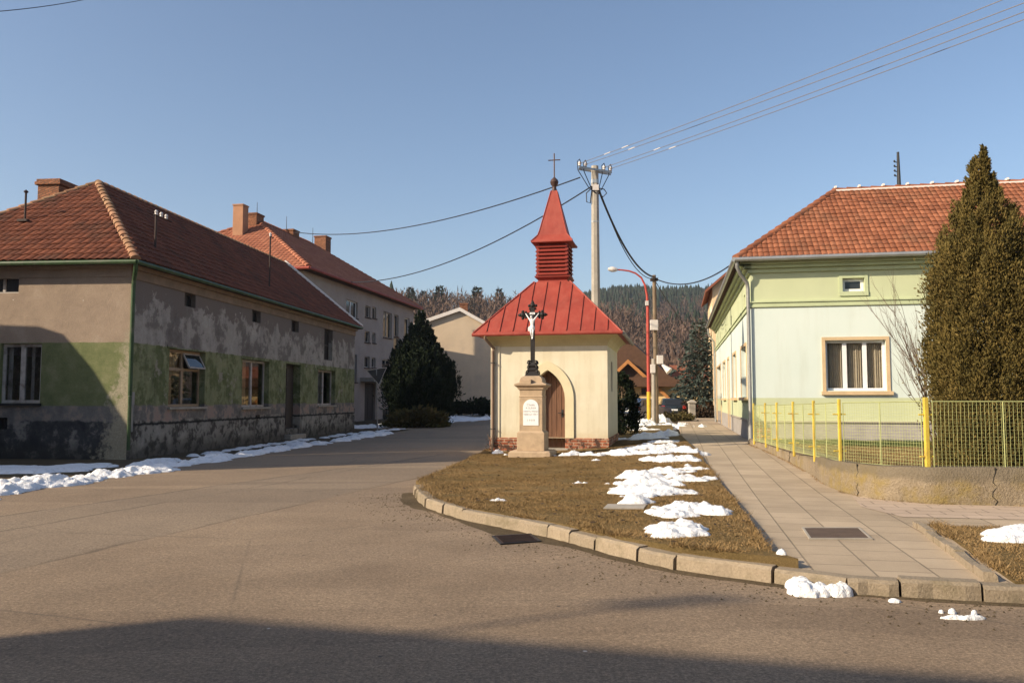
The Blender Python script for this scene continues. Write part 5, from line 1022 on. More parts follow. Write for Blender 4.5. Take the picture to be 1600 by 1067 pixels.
wire('black cable from the wooden pole to the eaves of the mint house', WP+Vector((.05, -.1, -.2)), P(1147, 410, 33), .55, .03, M['cable'], 'black cables')
wire('thin cable from the wooden pole running down behind the mint house', WP+Vector((.05, 0, -.3)), P(1120, 560, 62), .5, .022, M['cable'], 'black cables')
wire('thin cable crossing the sky in the top left corner', P(-40, 21, 14), P(150, -4, 18), .05, .008, M['cable'])
def street_lamp():
    Y = 43.; b = P(1014, 656, Y); z0 = g1(7, Y)+.1; root = empty('street_lamp', (b.x, Y, z0), 0, 'red street lamp with yellow foot and a curved arm', 'street lamp'); o = Vector((b.x, Y, z0)); L = lambda px, py: P(px, py, Y)-o
    mb = MB(); zy = L(1014, 612).z; mb.tube([(0, 0, -.2), (L(1013.5, 612).x, 0, zy)], .105, 12, .10); mb.build('foot', M['lamp yellow'], root, True)
    pts = [L(x, y) for x, y in ((1013.5, 612), (1012.5, 540), (1012, 482), (1011, 462), (1008, 446), (1002, 434), (993, 427), (983, 423.5), (972, 422), (963, 421.5))]; mb = MB(); mb.tube(pts, [.09, .085, .08, .066, .056, .05, .047, .045, .042, .042], 10); mb.build('mast', M['lamp red'], root, True)
    p = L(1012, 474); mb = MB(); mb.box(p.x-.13, p.x+.02, -.15, .02, p.z-.12, p.z+.12); mb.build('control_box', M['porcelain'], root)
    a, c = L(965, 421.5), L(950, 420.5); mb = MB(); mb.tube([a, a.lerp(c, .25), a.lerp(c, .6), c], [.06, .12, .15, .07], 12); mb.build('lamp_head', M['porcelain'], root, True)
street_lamp()
def give_way():
    Y = 43.5; b = P(590, 666, Y); b.z = g1(b.x, Y); root = empty('give_way_sign', b, 0, 'back of a grey triangular road sign on a thin post by the grey block', 'road sign'); mb = MB(); t = P(588, 577, Y)-b; mb.tube([(0, 0, -.2), (t.x, 0, t.z)], .035, 8); mb.build('post', M['sign grey'], root, True)
    a, c, d = P(573, 579, Y-.3)-b, P(604, 574, Y+.3)-b, P(592, 601, Y)-b; mb = MB(); mb.prism([a, c, d], (0, .02, 0)); pl = mb.build('plate', M['dark metal'], root); mb = MB()
    for u, v in ((a, c), (c, d), (d, a)): mb.tube([u+Vector((0, -.01, 0)), v+Vector((0, -.01, 0))], .018, 5)
    mb.build('rim', M['old white'], pl)
give_way()

# ------------------------------------------------------------------ plants
def sprays(pos, dirs, size, rnd, width=.35, bend=.25):
    n = len(pos); rv = RNG.normal(size=(n, 3)); d = dirs/np.linalg.norm(dirs, axis=1, keepdims=True); s = np.cross(d, rv); s /= np.linalg.norm(s, axis=1, keepdims=True); u = np.cross(s, d); sz = size[:, None]
    a = pos-s*sz*width*.5; b = pos+s*sz*width*.5; m = pos+d*sz*.55+u*sz*bend*.3; c = pos+d*sz-u*sz*bend*.2; l = m-s*sz*width*.6; r = m+s*sz*width*.6
    V = np.stack([pos, l, c, r], 1).reshape(-1, 3); k = np.arange(n)[:, None]*4; T = np.concatenate([k+[[0, 1, 2]], k+[[0, 2, 3]]], 0); return V, T, np.repeat(rnd, 4)
def flame_tree(name, label, cat, base, H, Rad, prof, nclump, per, mat, size, up=1.2, spread=.28, group=None, trunk_r=.09, seed=1, top_lean=(0, 0)):
    rg = np.random.default_rng(seed); root = empty(name, base, 0, label, cat, group)
    mb = MB(); mb.tube([(0, 0, -.2), (.03, .02, H*.5), (top_lean[0], top_lean[1], H*.93)], trunk_r, 8, .015)
    V = []; D = []; S = []; C = []
    hs = np.linspace(.0, 1, 400); pr = np.array([prof(h) for h in hs])+.02; cdf = np.cumsum(pr); cdf /= cdf[-1]
    for i in range(nclump):
        h = np.interp(rg.random(), cdf, hs); a = rg.random()*2*math.pi; rr = Rad*prof(h)*(.55+.45*rg.random()**.5)*(.86+.3*vnoise(a*1.6+10, h*7+3)); cl = (.32+.3*rg.random())*Rad*.9*(.35+.65*min(1, prof(h)/.8))
        c = np.array([math.cos(a)*rr, math.sin(a)*rr, h*H]); out = np.array([math.cos(a), math.sin(a), 0])
        if i % 6 == 0: mb.tube([(0, 0, max(.1, h*H-cl*.9)), tuple(c*[.5, .5, 1]-[0, 0, cl*.3]), tuple(c)], .02, 5, .006)
        t = rg.random(per); g = rg.normal(size=(per, 3))*spread*cl*(1.15-t)[:, None]*((1+.45*(rg.random(per) > .88))*min(1, .45+.7*prof(h)))[:, None]; ax = out*.28+np.array([0, 0, up]); ax /= np.linalg.norm(ax)
        p = c+ax*(t*cl*1.5-cl*.4)[:, None]+g+np.array([top_lean[0], top_lean[1], 0])*h; V.append(p); D.append(ax+g/cl*1.3+rg.normal(size=(per, 3))*.35); S.append(size*(.6+.8*rg.random(per))); C.append(np.clip(rg.random()*.55+.45*rg.random(per), 0, 1))
    V, T, r = sprays(np.concatenate(V), np.concatenate(D), np.concatenate(S), np.concatenate(C)); mb.build('trunk', M['trunk'], root, True); np_mesh('crown', V, T, mat, root, r); return root
def column_prof(h): return (min(1, .80+h*.9) if h < .2 else 1-.28*(h-.2)/.35 if h < .55 else .72*(1-(h-.55)/.45)**.8)
tb = Vector((8.45, 14.6, .3)); TH_H = zrow(232, 14.6)-.3
flame_tree('thuja_tree', 'tall brownish green thuja behind the yellow fence at the right edge', 'tree', tb, TH_H, 1., lambda h: float(np.interp(h, [0, .15, .4, .587, .66, .72, .78, .837, .885, .94, .97, 1], [.80, .85, .82, .74, .63, .50, .35, .24, .15, .09, .03, .0])), 980, 210, M['thuja'], .055, seed=3, top_lean=(-.02, 0), spread=.27, up=1.5)
flame_tree('yew_tree', 'dark green conical yew standing in front of the grey block', 'tree', (P(655, 640, 51).x, 51, g1(-5.7, 51)), zrow(488, 51)-.3, 2.15, lambda h: (.62+1.5*h if h < .25 else 1-.17*(h-.25)/.15 if h < .4 else .83*(1-(h-.4)/.6)**1.15+.03), 560, 170, M['yew'], .17, up=1.5, seed=5, spread=.2)
flame_tree('thuja_bush', 'small dark thuja at the back corner of the chapel', 'shrub', (P(972, 660, 30.5).x, 30.5, g1(4, 30.5)+.15), zrow(586, 30.5)-.35, .62, lambda h: (.9 if h < .4 else .9*(1-(h-.4)/.6)**.6), 90, 90, M['yew'], .11, seed=6)
def spruce(name, label, base, H, Rad, mat, n, size, seed=1, group=None, cat='tree', tiers=16):
    rg = np.random.default_rng(seed); root = empty(name, base, 0, label, cat, group); mb = MB(); mb.tube([(0, 0, -.2), (0, 0, H*.97)], Rad*.07, 8, .02); V = []; D = []; S = []; C = []
    for t in range(tiers):
        h = .1+.88*(t/tiers)**.92; L = Rad*(1-h)**.85*(.85+.3*rg.random())+.12; k = int(7+9*(1-h)); a0 = rg.random()*6
        for i in range(k):
            a = a0+6.283*i/k+rg.normal()*.15; l = L*(.75+.4*rg.random()); out = np.array([math.cos(a), math.sin(a), -.22+.35*h]); m = max(6, int(n*l/Rad)); s = rg.random(m)**.7; p = np.array([0, 0, h*H])+out*(s*l)[:, None]+rg.normal(size=(m, 3))*np.array([.13, .13, .09])*Rad*.45*(1.15-s)[:, None]+np.array([0, 0, -.12*Rad])*(s**2)[:, None]
            if i % 3 == 0: mb.tube([(0, 0, h*H), tuple(np.array([0, 0, h*H])+out*l*.8)], .03*Rad*.4, 4, .01)
            V.append(p); D.append(out+rg.normal(size=(m, 3))*.5+np.array([0, 0, -.05])); S.append(size*(.6+.8*rg.random(m))); C.append(np.clip(.25*rg.random()+.25*s+.5*rg.random(m), 0, 1))
    V, T, r = sprays(np.concatenate(V), np.concatenate(D), np.concatenate(S), np.concatenate(C)); mb.build('trunk', M['trunk'], root, True); np_mesh('crown', V, T, mat, root, r); return root
spruce('spruce_tree', 'grey green blue spruce beyond the far end of the mint house', (P(1094, 630, 60).x, 60, g1(13.6, 60)+.6), zrow(494, 60)-g1(13.6, 60)-.6, 2.5, M['spruce'], 46, .30, 11)
def low_bush(name, label, base, rx, ry, hh, n, mat, size, seed, cat='bush', twigs=8, lay=.8):
    rg = np.random.default_rng(seed); root = empty(name, base, 0, label, cat); mb = MB()
    for i in range(twigs): a = rg.random()*6.28; mb.tube([(0, 0, -.05), (math.cos(a)*rx*.3, math.sin(a)*ry*.3, hh*.5), (math.cos(a)*rx*.8, math.sin(a)*ry*.8, hh*(.5+.5*rg.random()))], .02, 4, .006)
    mb.build('stem', M['twig'], root); a = rg.random(n)*6.283; r = rg.random(n)**.45; t = rg.random(n); bumps = .65+.6*vnoise(a*1.3+seed, t*2); p = np.stack([np.cos(a)*r*rx*bumps, np.sin(a)*r*ry*bumps, hh*t*np.sqrt(np.clip(1-(r*.9)**2, .05, 1))*bumps], 1)
    d = np.stack([np.cos(a)*lay, np.sin(a)*lay, .5+0*a], 1)+rg.normal(size=(n, 3))*.4; V, T, rr = sprays(p, d, size*(.5+rg.random(n)), np.clip(.3*t+.7*rg.random(n), 0, 1)); np_mesh('foliage', V, T, mat, root, rr); return root
low_bush('juniper_bush', 'low brownish juniper bush at the foot of the dark yew', (P(650, 652, 47.5).x, 47.5, g1(-5.5, 47.5)), 1.7, 1.2, 1.05, 2600, M['juniper'], .28, 3)
low_bush('juniper_bush', 'dark spreading bush against the pale gable wall', (P(735, 642, 66).x, 66, g1(-3, 66)+.2), 2.6, 1.5, 1.1, 3000, M['yew'], .34, 4)
for i, (px, Y, rx, hh, lb) in enumerate(((1000, 62, 2.6, 1.5, 'brown clipped hedge in front of the chalet house'), (1092, 58, 1.3, 1.15, 'brown clipped hedge beside the parked cars'))):
    low_bush('hedge', lb, (P(px, 640, Y).x, Y, g1(8, Y)), rx, .9, hh, 2600, M['hedge'], .24, 20+i, 'hedge')
low_bush('heather_bush', 'low green and brown bush on the far verge by the wooden pole', (P(1058, 646, 50).x, 50, g1(9.5, 50)+.1), 1.1, .7, .55, 1500, M['juniper'], .16, 31)
low_bush('rose_bush', 'dry rose stems at the foot of the chapel downpipe', (P(772, 706, 23.7).x-.05, 23.65, .1), .18, .14, .75, 60, M['hedge'], .06, 33, 'bush', 16)
def bare_shrub():
    b = Vector((P(1450, 600, 16.8).x+.25, 16.8, .3)); root = empty('bare_shrub', b, 0, 'leafless shrub with thin arching twigs against the mint wall', 'shrub'); rg = random.Random(4); mb = MB()
    def br(p, d, L, r, lv):
        pts = [p]; n = 6
        for i in range(n): d = (d+Vector((rg.uniform(-.12, .12)-.015, rg.uniform(-.12, .12), .05+.03*lv))).normalized(); p = p+d*(L/n); pts.append(p)
        mb.tube(pts, r, 5, r*.35)
        if lv < 3:
            for k in range(4 if lv else 5): q = pts[rg.randint(2, n)]; br(q, (d+Vector((rg.uniform(-.9, .45), rg.uniform(-.6, .6), rg.uniform(-.1, .6)))).normalized(), L*rg.uniform(.4, .62), r*.5, lv+1)
    for k in range(4): br(Vector((rg.uniform(-.15, .15), rg.uniform(-.1, .1), -.05)), Vector((rg.uniform(-.55, -.05), rg.uniform(-.3, .1), 1)).normalized(), 2.2, .02, 0)
    mb.build('branches', M['twig'], root, True)
bare_shrub()
# far hills and woods
def hill_z(x, y):
    x = np.asarray(x, float); y = np.asarray(y, float); k = x/y*F+800        # bearing expressed as a picture column
    left = 33*sstep(150, 330, y+.12*x)*sstep(230, -120, x-.05*y)
    ridge = lerpn(k, [-2000, 500, 850, 980, 1060, 1150, 1400, 3000], [78, 80, 82, 100, 98, 101, 108, 125])*(y/900)**.0
    right = ridge*sstep(260, 900, y)**.9
    bump = 10*(fbm(x*.012, y*.012, 4)-.45)*sstep(150, 320, y)
    return np.maximum(left, right)+bump+6-.5
def hills():
    xs = np.linspace(-1500, 1900, 150); ys = np.concatenate([np.linspace(150, 420, 40), np.linspace(435, 1300, 50)]); X, Y = np.meshgrid(xs, ys); Z = hill_z(X, Y); Z = Z*sstep(140, 200, Y)+gz(X, Y)*(1-sstep(140, 200, Y))-1
    V = np.stack([X, Y, Z], -1).reshape(-1, 3); n, m = X.shape; i = np.arange(n-1)[:, None]*m+np.arange(m-1)[None]; i = i.ravel(); T = np.stack([i, i+1, i+m+1, i+m], 1); o = np_mesh('hills', V, T, M['hill'], None, None, True); tag(o, kind='structure')
hills()
def wood(name, kind, pts, seed, m):
    rg = np.random.default_rng(seed); V = []; T = []; C = []; b = 0
    for (x, y, z, h) in pts:
        c0 = rg.random()*.6
        if kind == 'conifer':
            k = 15; t = np.arange(k)/k; a = rg.random(k)*6.28; r = .23*h*(1-t)+.02*h; n = 5
            for ti in range(0, 6):
                tt = .12+.86*ti/6; rr = .2*h*(1-tt)*(.8+.4*rg.random())+.02*h; aa = rg.random()*6+np.arange(6)*1.047; ring = np.stack([x+np.cos(aa)*rr*(.7+.6*rg.random(6)), y+np.sin(aa)*rr, z+h*tt-.05*h*rg.random(6)], 1); V.append(ring); V.append(np.array([[x, y, z+h*min(1.0, tt+.3)]])); q = b+np.arange(6); T.append(np.stack([q, b+(np.arange(6)+1) % 6, np.full(6, b+6)], 1)); C += list(np.clip(c0+.4*rg.random(7), 0, 1)); b += 7
        else:
            k = 60; u = rg.normal(size=(k, 3)); u /= np.linalg.norm(u, axis=1, keepdims=True); u *= rg.random((k, 1))**.4; base = np.array([x, y, z]); o = base+np.array([0, 0, h*.58])+u*np.array([.30, .30, .40])*h
            d = (u*np.array([.8, .8, .5])+np.array([0, 0, .75])+rg.normal(size=(k, 3))*.35)*h*(.07+.07*rg.random(k))[:, None]; w = np.cross(d, rg.normal(size=(k, 3))); w = w/np.linalg.norm(w, axis=1, keepdims=True)*h*.020; o[0] = base; d[0] = (0, 0, h*.6)
            V.append(np.stack([o-w, o+w, o+d], 1).reshape(-1, 3)); T.append(b+np.arange(k*3).reshape(-1, 3)); C += list(np.clip(c0+.4*rg.random(k*3), 0, 1)); b += 3*k
    o = np_mesh(name, np.concatenate(V), np.concatenate(T), m, None, np.array(C)); return o
def plant_woods():
    rg = np.random.default_rng(9)
    def scatter(n, y0, y1, k0, k1, sel, h0, h1):
        out = []
        y = y0+(y1-y0)*rg.random(n)**.8; k = k0+(k1-k0)*rg.random(n); x = (k-800)/F*y; z = hill_z(x, y)-1.5; s = sel(x, y, k); u = rg.random(n)
        return [(a, b, c, h0+(h1-h0)*rg.random()) for a, b, c, q, w in zip(x, y, z, s, u) if w < q]
    con = lambda x, y, k: np.clip(sstep(.41, .50, fbm(x*.009+3, y*.006, 3))*1.0+sstep(520, 760, y)*.9, 0, 1)*(k > 830)
    dec = lambda x, y, k: np.clip(1.05-sstep(.42, .52, fbm(x*.009+3, y*.006, 3))*.85-sstep(560, 780, y)*.75, .04, 1)
    tag(wood('conifer_wood', 'conifer', scatter(7500, 300, 960, 830, 1350, con, 9, 16), 21, M['pine']), kind='stuff')
    tag(wood('bare_wood', 'bare', scatter(7500, 190, 930, 420, 1350, dec, 7, 12), 22, M['bare']), kind='stuff')
    back = scatter(420, 325, 380, 560, 900, lambda x, y, k: (fbm(k*.03, y*.01, 2) > .42)*1., 8, 14); 
    tag(wood('skyline_wood', 'conifer', back, 24, M['pine']), kind='stuff')
    for i, (px, py, Y, h, lb) in enumerate(((642, 447, 300, 10, 'leftmost dark pine on the skyline, just right of the red roof'), (663, 453, 300, 7.5, 'small pointed spruce on the skyline between two pine clumps'), (687, 443, 300, 12, 'large round pine pair on the skyline above the cream gable'), (745, 444, 300, 14, 'tall pointed spruce on the skyline left of the chapel spire'), (780, 449, 310, 10, 'dark pine on the skyline just left of the chapel spire'))):
        p = P(px, py, Y); spruce('skyline_conifer', lb, (p.x, Y, p.z-h), h, h*(.34 if i in (0, 2, 4) else .22), M['pine'], 22, h*.1, 40+i, 'conifers standing out on the skyline', 'tree', 9)
    near = scatter(240, 92, 170, 930, 1120, lambda x, y, k: (k > 1040)*1.+(y > 115)*1., 4, 8)
    near = [(x, y, g1(x, y), h) for x, y, z, h in near]; tag(wood('thicket', 'bare', near, 26, M['bare']), kind='stuff')
plant_woods()

# ------------------------------------------------------------------ cars
def car(label, base, th, paint, L=4.3, wd=1.74, H=1.46):
    root = empty('parked_car', base, th, label, 'car', 'cars parked on the far verge')
    # local: y points away from the viewer (car seen from behind), profile along y
    prof = [(-.0, .32), (-.02, .62), (.06, .92), (.42, 1.40), (.75, H), (2.0, H-.02), (2.75, .98), (L-.15, .84), (L, .6), (L-.02, .32)]
    mb = MB(); n = len(prof); vs = []
    for s in (-1, -.86, .86, 1):
        for (y, z) in prof: inn = .13 if z > 1.2 else 0; e = (abs(s) == 1); vs.append((s*(wd/2-inn*(1 if e else .9)), y+(.03 if e and y < 1 else 0), z-(.04 if e and z > .9 else 0)))
    fs = [(k*n+i, k*n+i+1, (k+1)*n+i+1, (k+1)*n+i) for k in range(3) for i in range(n-1)]+[tuple(range(n))[::-1], tuple(range(3*n, 4*n))]+[(0, n, 2*n, 3*n, 4*n-1, 3*n-1, 2*n-1, n-1)]
    mb.add(vs, fs); mb.build('body', paint, root, True, .02)
    mb = MB(); mb.add([(-.62, .082, .96), (.62, .082, .96), (.56, .385, 1.36), (-.56, .385, 1.36)], [(0, 1, 2, 3)]); mb.v = [(x, y-.02, z+.012) for x, y, z in mb.v]; mb.build('rear_window', M['dark glass'], root)
    mb = MB()
    for s in (-1, 1): mb.add([(s*(wd/2-.015), .55, .98), (s*(wd/2-.015), 2.55, .98), (s*(wd/2-.12), 1.95, 1.36), (s*(wd/2-.12), .75, 1.36)], [(0, 1, 2, 3)])
    mb.build('side_window', M['dark glass'], root)
    for s in (-1, 1):
        mb = MB(); mb.box(s*(wd/2-.02), s*(wd/2-.26), -.04, .08, .68, .95); mb.build('tail_lamp', M['tail lamp'], root, bevel=.02)
        for y in (.75, L-.85):
            mb = MB(); mb.tube([(s*(wd/2-.2), y, .31), (s*(wd/2+.01), y, .31)], .31, 18); w = mb.build('wheel', M['rubber'], root, True); mb = MB(); mb.tube([(s*(wd/2), y, .31), (s*(wd/2+.02), y, .31)], .2, 14); mb.build('rim', M['zinc'], w)
    mb = MB(); mb.box(-.26, .26, -.035, -.02, .60, .71); mb.build('number_plate', M['stone plaque'], root)
    mb = MB(); mb.box(-wd/2+.05, wd/2-.05, -.07, .0, .34, .52); mb.build('bumper', M['rubber'], root, bevel=.02)
def on(px, Y): x = P(px, 640, Y).x; return (x, Y, g1(x, Y)+.02)
car('dark hatchback with white number plate parked beyond the snow heap', on(1053, 58), TH*.6, M['car dark'])
car('dark green estate car parked under the blue spruce', on(1103, 70), TH*2.5, M['car green'])
car('blue car standing behind the dark hatchback', on(1079, 78), TH*3, M['car blue'])
car('silver blue car half hidden by the thuja behind the chapel', on(981, 54), TH*3.5, M['car blue'])
def gatepost():
    b = Vector(on(1081, 52)); mb = MB(); mb.square([(.2, -.2), (.2, 1.15), (.26, 1.17), (.26, 1.25), (.05, 1.38)], 0, 0); o = mb.build('gatepost', M['concrete'], None, bevel=.02); o.location = b; tag(o, 'pale squat concrete post beside the clipped brown hedge', 'post')
gatepost()

# ------------------------------------------------------------------ covers in the ground
def cover(name, label, quad, m, zf, ribs=5, rim=True):
    q = [Vector(p) for p in quad]; c = sum(q, Vector())/4; mb = MB(); u = (q[1]-q[0])/2; v = (q[3]-q[0])/2; z = zf(c.x, c.y); o = Vector((c.x, c.y, z)); mb.obox((0, 0, .004), (u.x, u.y, 0), (v.x, v.y, 0), (0, 0, .008))
    root = mb.build(name, m); root.location = o; tag(root, label, 'cover')
    if ribs:
        mb = MB()
        for i in range(ribs): t = (i+.5)/ribs*2-1; mb.obox((v.x*t, v.y*t, .016), (u.x*.9, u.y*.9, 0), (v.x*.3/ribs, v.y*.3/ribs, 0), (0, 0, .004))
        mb.build('rib', m, root)
    if rim:
        mb = MB()
        for s in (-1, 1): mb.obox((v.x*s*1.06, v.y*s*1.06, .008), (u.x*1.1, u.y*1.1, 0), v*.05 if v.z == 0 else (v.x*.05, v.y*.05, 0), (0, 0, .009)); mb.obox((u.x*s*1.05, u.y*s*1.05, .007), (u.x*.04, u.y*.04, 0), (v.x, v.y, 0), (0, 0, .009))
        mb.build('frame', M['concrete'] if name != 'drain_grate' else M['dark metal'], root)
zs_ = lambda x, y: float(z_side(x, y))
M['cover brown'] = basic('cover brown', (.105, .07, .05), .7, .25, 5, .3)
cover('manhole_cover', 'rectangular brown manhole cover set in the pavement', [G(1268, 843, .14), G(1358, 843, .14), G(1341, 827, .14), G(1257, 827, .14)], M['cover brown'], zs_, 0)
cover('drain_grate', 'dark iron drain grate in the road by the kerb', [G(784, 851, 0), G(842, 847, 0), G(828, 837, 0), G(772, 840, 0)], M['rust'], lambda x, y: g1(x, y)+.002, 7)
cover('stone_slab', 'flat grey slab sunk in the lawn beside the snow', [G(945, 800, .16), G(1008, 801, .16), G(1004, 793.5, .16), G(952, 793.5, .16)], M['concrete'], lambda x, y: float(z_lawn(x, y))+.012, 0, False)

# ------------------------------------------------------------------ grass and snow
def grass(name, poly, n, zf, m, h0, h1, seed, clip=None, dens=None):
    rg = np.random.default_rng(seed); xs = [p[0] for p in poly]; ys = [p[1] for p in poly]; x = min(xs)+(max(xs)-min(xs))*rg.random(n*3); y = min(ys)+(max(ys)-min(ys))*rg.random(n*3)**1.0; ok = in_poly(x, y, poly)
    if clip: ok &= clip(x, y)
    x, y = x[ok][:n], y[ok][:n]; k = len(x); z = zf(x, y)-.004; tuft = fbm(x*2.2, y*2.2, 4); h = (h0+(h1-h0)*rg.random(k))*(.25+1.5*np.clip(tuft-.12, 0, 1)*(.5+fbm(x*.5+9, y*.5, 2))); a = rg.random(k)*6.283; w = .003+.0035*rg.random(k); lean = rg.normal(size=(k, 2))*h[:, None]*.9
    p = np.stack([x, y, z], 1); s = np.stack([np.cos(a)*w, np.sin(a)*w, 0*a], 1); t = np.stack([x+lean[:, 0], y+lean[:, 1], z+h], 1); V = np.stack([p-s, p+s, t], 1).reshape(-1, 3); T = np.arange(3*k).reshape(-1, 3)
    c = np.clip(.75*fbm(x*.8+5, y*.8, 4)*1.1+.5*rg.random(k)-.1, 0, 1); o = np_mesh(name, V, T, m, None, np.repeat(c, 3)); tag(o, kind='stuff'); return o
GL = LAWN_L+KIN[:13]+SIDE_L[:5]+[(5.2, 25), (3.6, 27), (.0, 25)]
grass('grass', GL, 330000, z_lawn, M['grass'], .016, .036, 3, lambda x, y: y < 26)
grass('grass', LAWN2, 50000, z_lawn2, M['grass'], .014, .05, 4, lambda x, y: x < 7.5)
grass('grass', GARDEN, 60000, z_garden, M['grass'], .03, .08, 5, lambda x, y: (x < 11))
grass('grass', [(7.2, 23.9), (6.9, 22), (11, 20.6), (12.5, 22.8)], 16000, z_garden, M['green_grass'], .05, .14, 6)
def edge_grass(line, n, zf, seed, h0, h1, spread):
    rg = np.random.default_rng(seed); P2 = np.array(line); d = np.r_[0, np.cumsum(np.linalg.norm(np.diff(P2, axis=0), axis=1))]; u = d[-1]*rg.random(n); x = np.interp(u, d, P2[:, 0]); y = np.interp(u, d, P2[:, 1]); keep = fbm(u*1.3, u*0+seed, 3) > .36; x, y, u = x[keep], y[keep], u[keep]; k = len(x)
    x = x+rg.normal(size=k)*spread; y = y+abs(rg.normal(size=k))*spread*.6; z = zf(x, y)-.01; h = h0+(h1-h0)*rg.random(k)**2; a = rg.random(k)*6.283; w = .003+.003*rg.random(k); ln = rg.normal(size=(k, 2))*h[:, None]*1.1
    p = np.stack([x, y, z], 1); s_ = np.stack([np.cos(a)*w, np.sin(a)*w, 0*a], 1); t = np.stack([x+ln[:, 0], y+ln[:, 1], z+h], 1); V = np.stack([p-s_, p+s_, t], 1).reshape(-1, 3); o = np_mesh('grass', V, np.arange(3*k).reshape(-1, 3), M['grass'], None, np.repeat(rg.random(k), 3)); tag(o, kind='stuff')
edge_grass([(a, b+.05) for a, b in KIN[:13]], 9000, z_lawn, 51, .02, .075, .05); edge_grass([(a-.06, b) for a, b in SIDE_L[:5]], 5000, z_lawn, 52, .02, .08, .05); edge_grass([(a+.05, b) for a, b in LAWN_L], 3000, z_lawn, 53, .02, .08, .06)
edge_grass([(a+.16, b+.03) for a, b in KEDGE], 2500, z_lawn2, 54, .03, .10, .05); edge_grass([(a-.02, b-.03) for a, b in WALLP[:9]], 2600, z_side, 55, .015, .06, .02)
def leaves():
    rg = np.random.default_rng(77); V = []; T = []; C = []; b = 0
    for i in range(700):
        x, y = rg.uniform(-1.6, 5), rg.uniform(8, 24)
        if not in_poly(np.array([x]), np.array([y]), LAWN)[0]: continue
        z = float(z_lawn(x, y))+.02; r = .018+.025*rg.random(); a = rg.random()*6.28; q = [(x+math.cos(a)*r, y+math.sin(a)*r, z+.012*rg.random()), (x+math.cos(a+1.6)*r*.5, y+math.sin(a+1.6)*r*.5, z+.015), (x-math.cos(a)*r, y-math.sin(a)*r, z+.01*rg.random()), (x-math.cos(a+1.6)*r*.5, y-math.sin(a+1.6)*r*.5, z)]; V += q; T += [(b, b+1, b+2, b+3)]; C += [rg.random()]*4; b += 4
    tag(np_mesh('dead_leaves', V, T, M['hedge'], None, C), kind='stuff')
leaves()
def snow(name, blobs, res, seed, nz=.6, nf=5., pad=.3, zf=surf, lump=.35, rag=1., pw=1.15):
    B = np.array(blobs); x0, x1 = (B[:, 0]-B[:, 2]).min()-pad, (B[:, 0]+B[:, 2]).max()+pad; y0, y1 = (B[:, 1]-B[:, 2]).min()-pad, (B[:, 1]+B[:, 2]).max()+pad
    X, Y = np.meshgrid(np.arange(x0, x1, res), np.arange(y0, y1, res)); h = np.full(X.shape, -.25)
    for x, y, rx, ry, a, hh in blobs:
        c, s = math.cos(a), math.sin(a); u = ((X-x)*c+(Y-y)*s)/rx; v = (-(X-x)*s+(Y-y)*c)/ry; h = np.maximum(h, hh*(1-(u*u+v*v)))
    n1 = fbm(X*nf+seed, Y*nf+seed*1.7, 5)-.47; n2 = fbm(X*nf*3.1+seed, Y*nf*3.1, 3)-.43; mh = B[:, 5].max()
    n3 = fbm(X*nf*.45+seed*2.1, Y*nf*.9, 3)-.44; e = h/mh+(n1*nz*3.6+n3*1.6)*rag+n2*lump*1.3; h = np.where(e > 0, mh*(.10*sstep(0, .08, e)+.62*np.clip(e, 0, 1.4)**pw)*(.8+.6*np.clip(n2+.2, 0, 1)*rag), -.05+.1*e)
    Z = zf(X, Y)+np.clip(h, -.04, None); ok = h > -.03; n, m = X.shape; f = ok[:-1, :-1] | ok[1:, :-1] | ok[:-1, 1:] | ok[1:, 1:]; i = (np.arange(n-1)[:, None]*m+np.arange(m-1)[None])[f]; T = np.stack([i, i+1, i+m+1, i+m], 1); used = np.unique(T); mp = np.full(n*m, -1); mp[used] = np.arange(len(used)); V = np.stack([X, Y, Z], -1).reshape(-1, 3)[used]
    o = np_mesh(name, V, mp[T], M['snow'], None, None, True); tag(o, kind='stuff'); return o
def trail(path, w0, w1, h, step, seed, jit=.3, ang=None, z=0.):
    rg = random.Random(seed); out = []; pts = [Vector(p) for p in path]
    for i in range(len(pts)-1):
        L = (pts[i+1]-pts[i]).length; n = max(1, int(L/step)); t = (pts[i+1]-pts[i]).normalized()
        for j in range(n): p = pts[i].lerp(pts[i+1], (j+rg.random())/n); w = rg.uniform(w0, w1); out.append((p.x+rg.uniform(-jit, jit)*w, p.y+rg.uniform(-jit, jit)*w, w*rg.uniform(.8, 1.5), w*rg.uniform(.6, 1), math.atan2(t.y, t.x)+rg.uniform(-.4, .4), h*rg.uniform(.6, 1.1)))
    return out
def gp(px, py, z=0.): p = G(px, py, z); return (p.x, p.y)
# ploughed bank along the road in front of the old house
snow('snow', trail([gp(-120, 790), gp(0, 765), gp(70, 757), gp(130, 750), gp(190, 742), gp(225, 736)], .4, .62, .20, .3, 1, .25), .035, 3, .9, 2.6, lump=.6, rag=.8)
snow('snow', trail([gp(265, 729), gp(330, 719), gp(400, 709), gp(460, 699), gp(540, 687), gp(600, 678)], .3, .5, .14, .4, 2, .25), .05, 4, .9, 2.2, lump=.6)
snow('snow', trail([(-13.5, 19.3), (-12, 19.8), (-11.0, 20.4)], 1.2, 1.8, .10, .8, 3), .08, 5, .5, 1.6)
snow('snow', trail([gp(215, 727), gp(260, 720)], .25, .4, .08, .3, 31), .05, 5, .8, 3)
snow('snow', trail([gp(300, 712), gp(400, 697), gp(470, 688), gp(560, 676), gp(628, 671)], .18, .32, .06, .6, 4), .06, 6, .9, 2.4)
snow('snow', trail([gp(552, 667, .1), gp(600, 665, .12), gp(650, 662, .15), gp(700, 658, .2), gp(766, 653, .25)], .7, 1.1, .16, .6, 6), .1, 7, .5, 1.6)
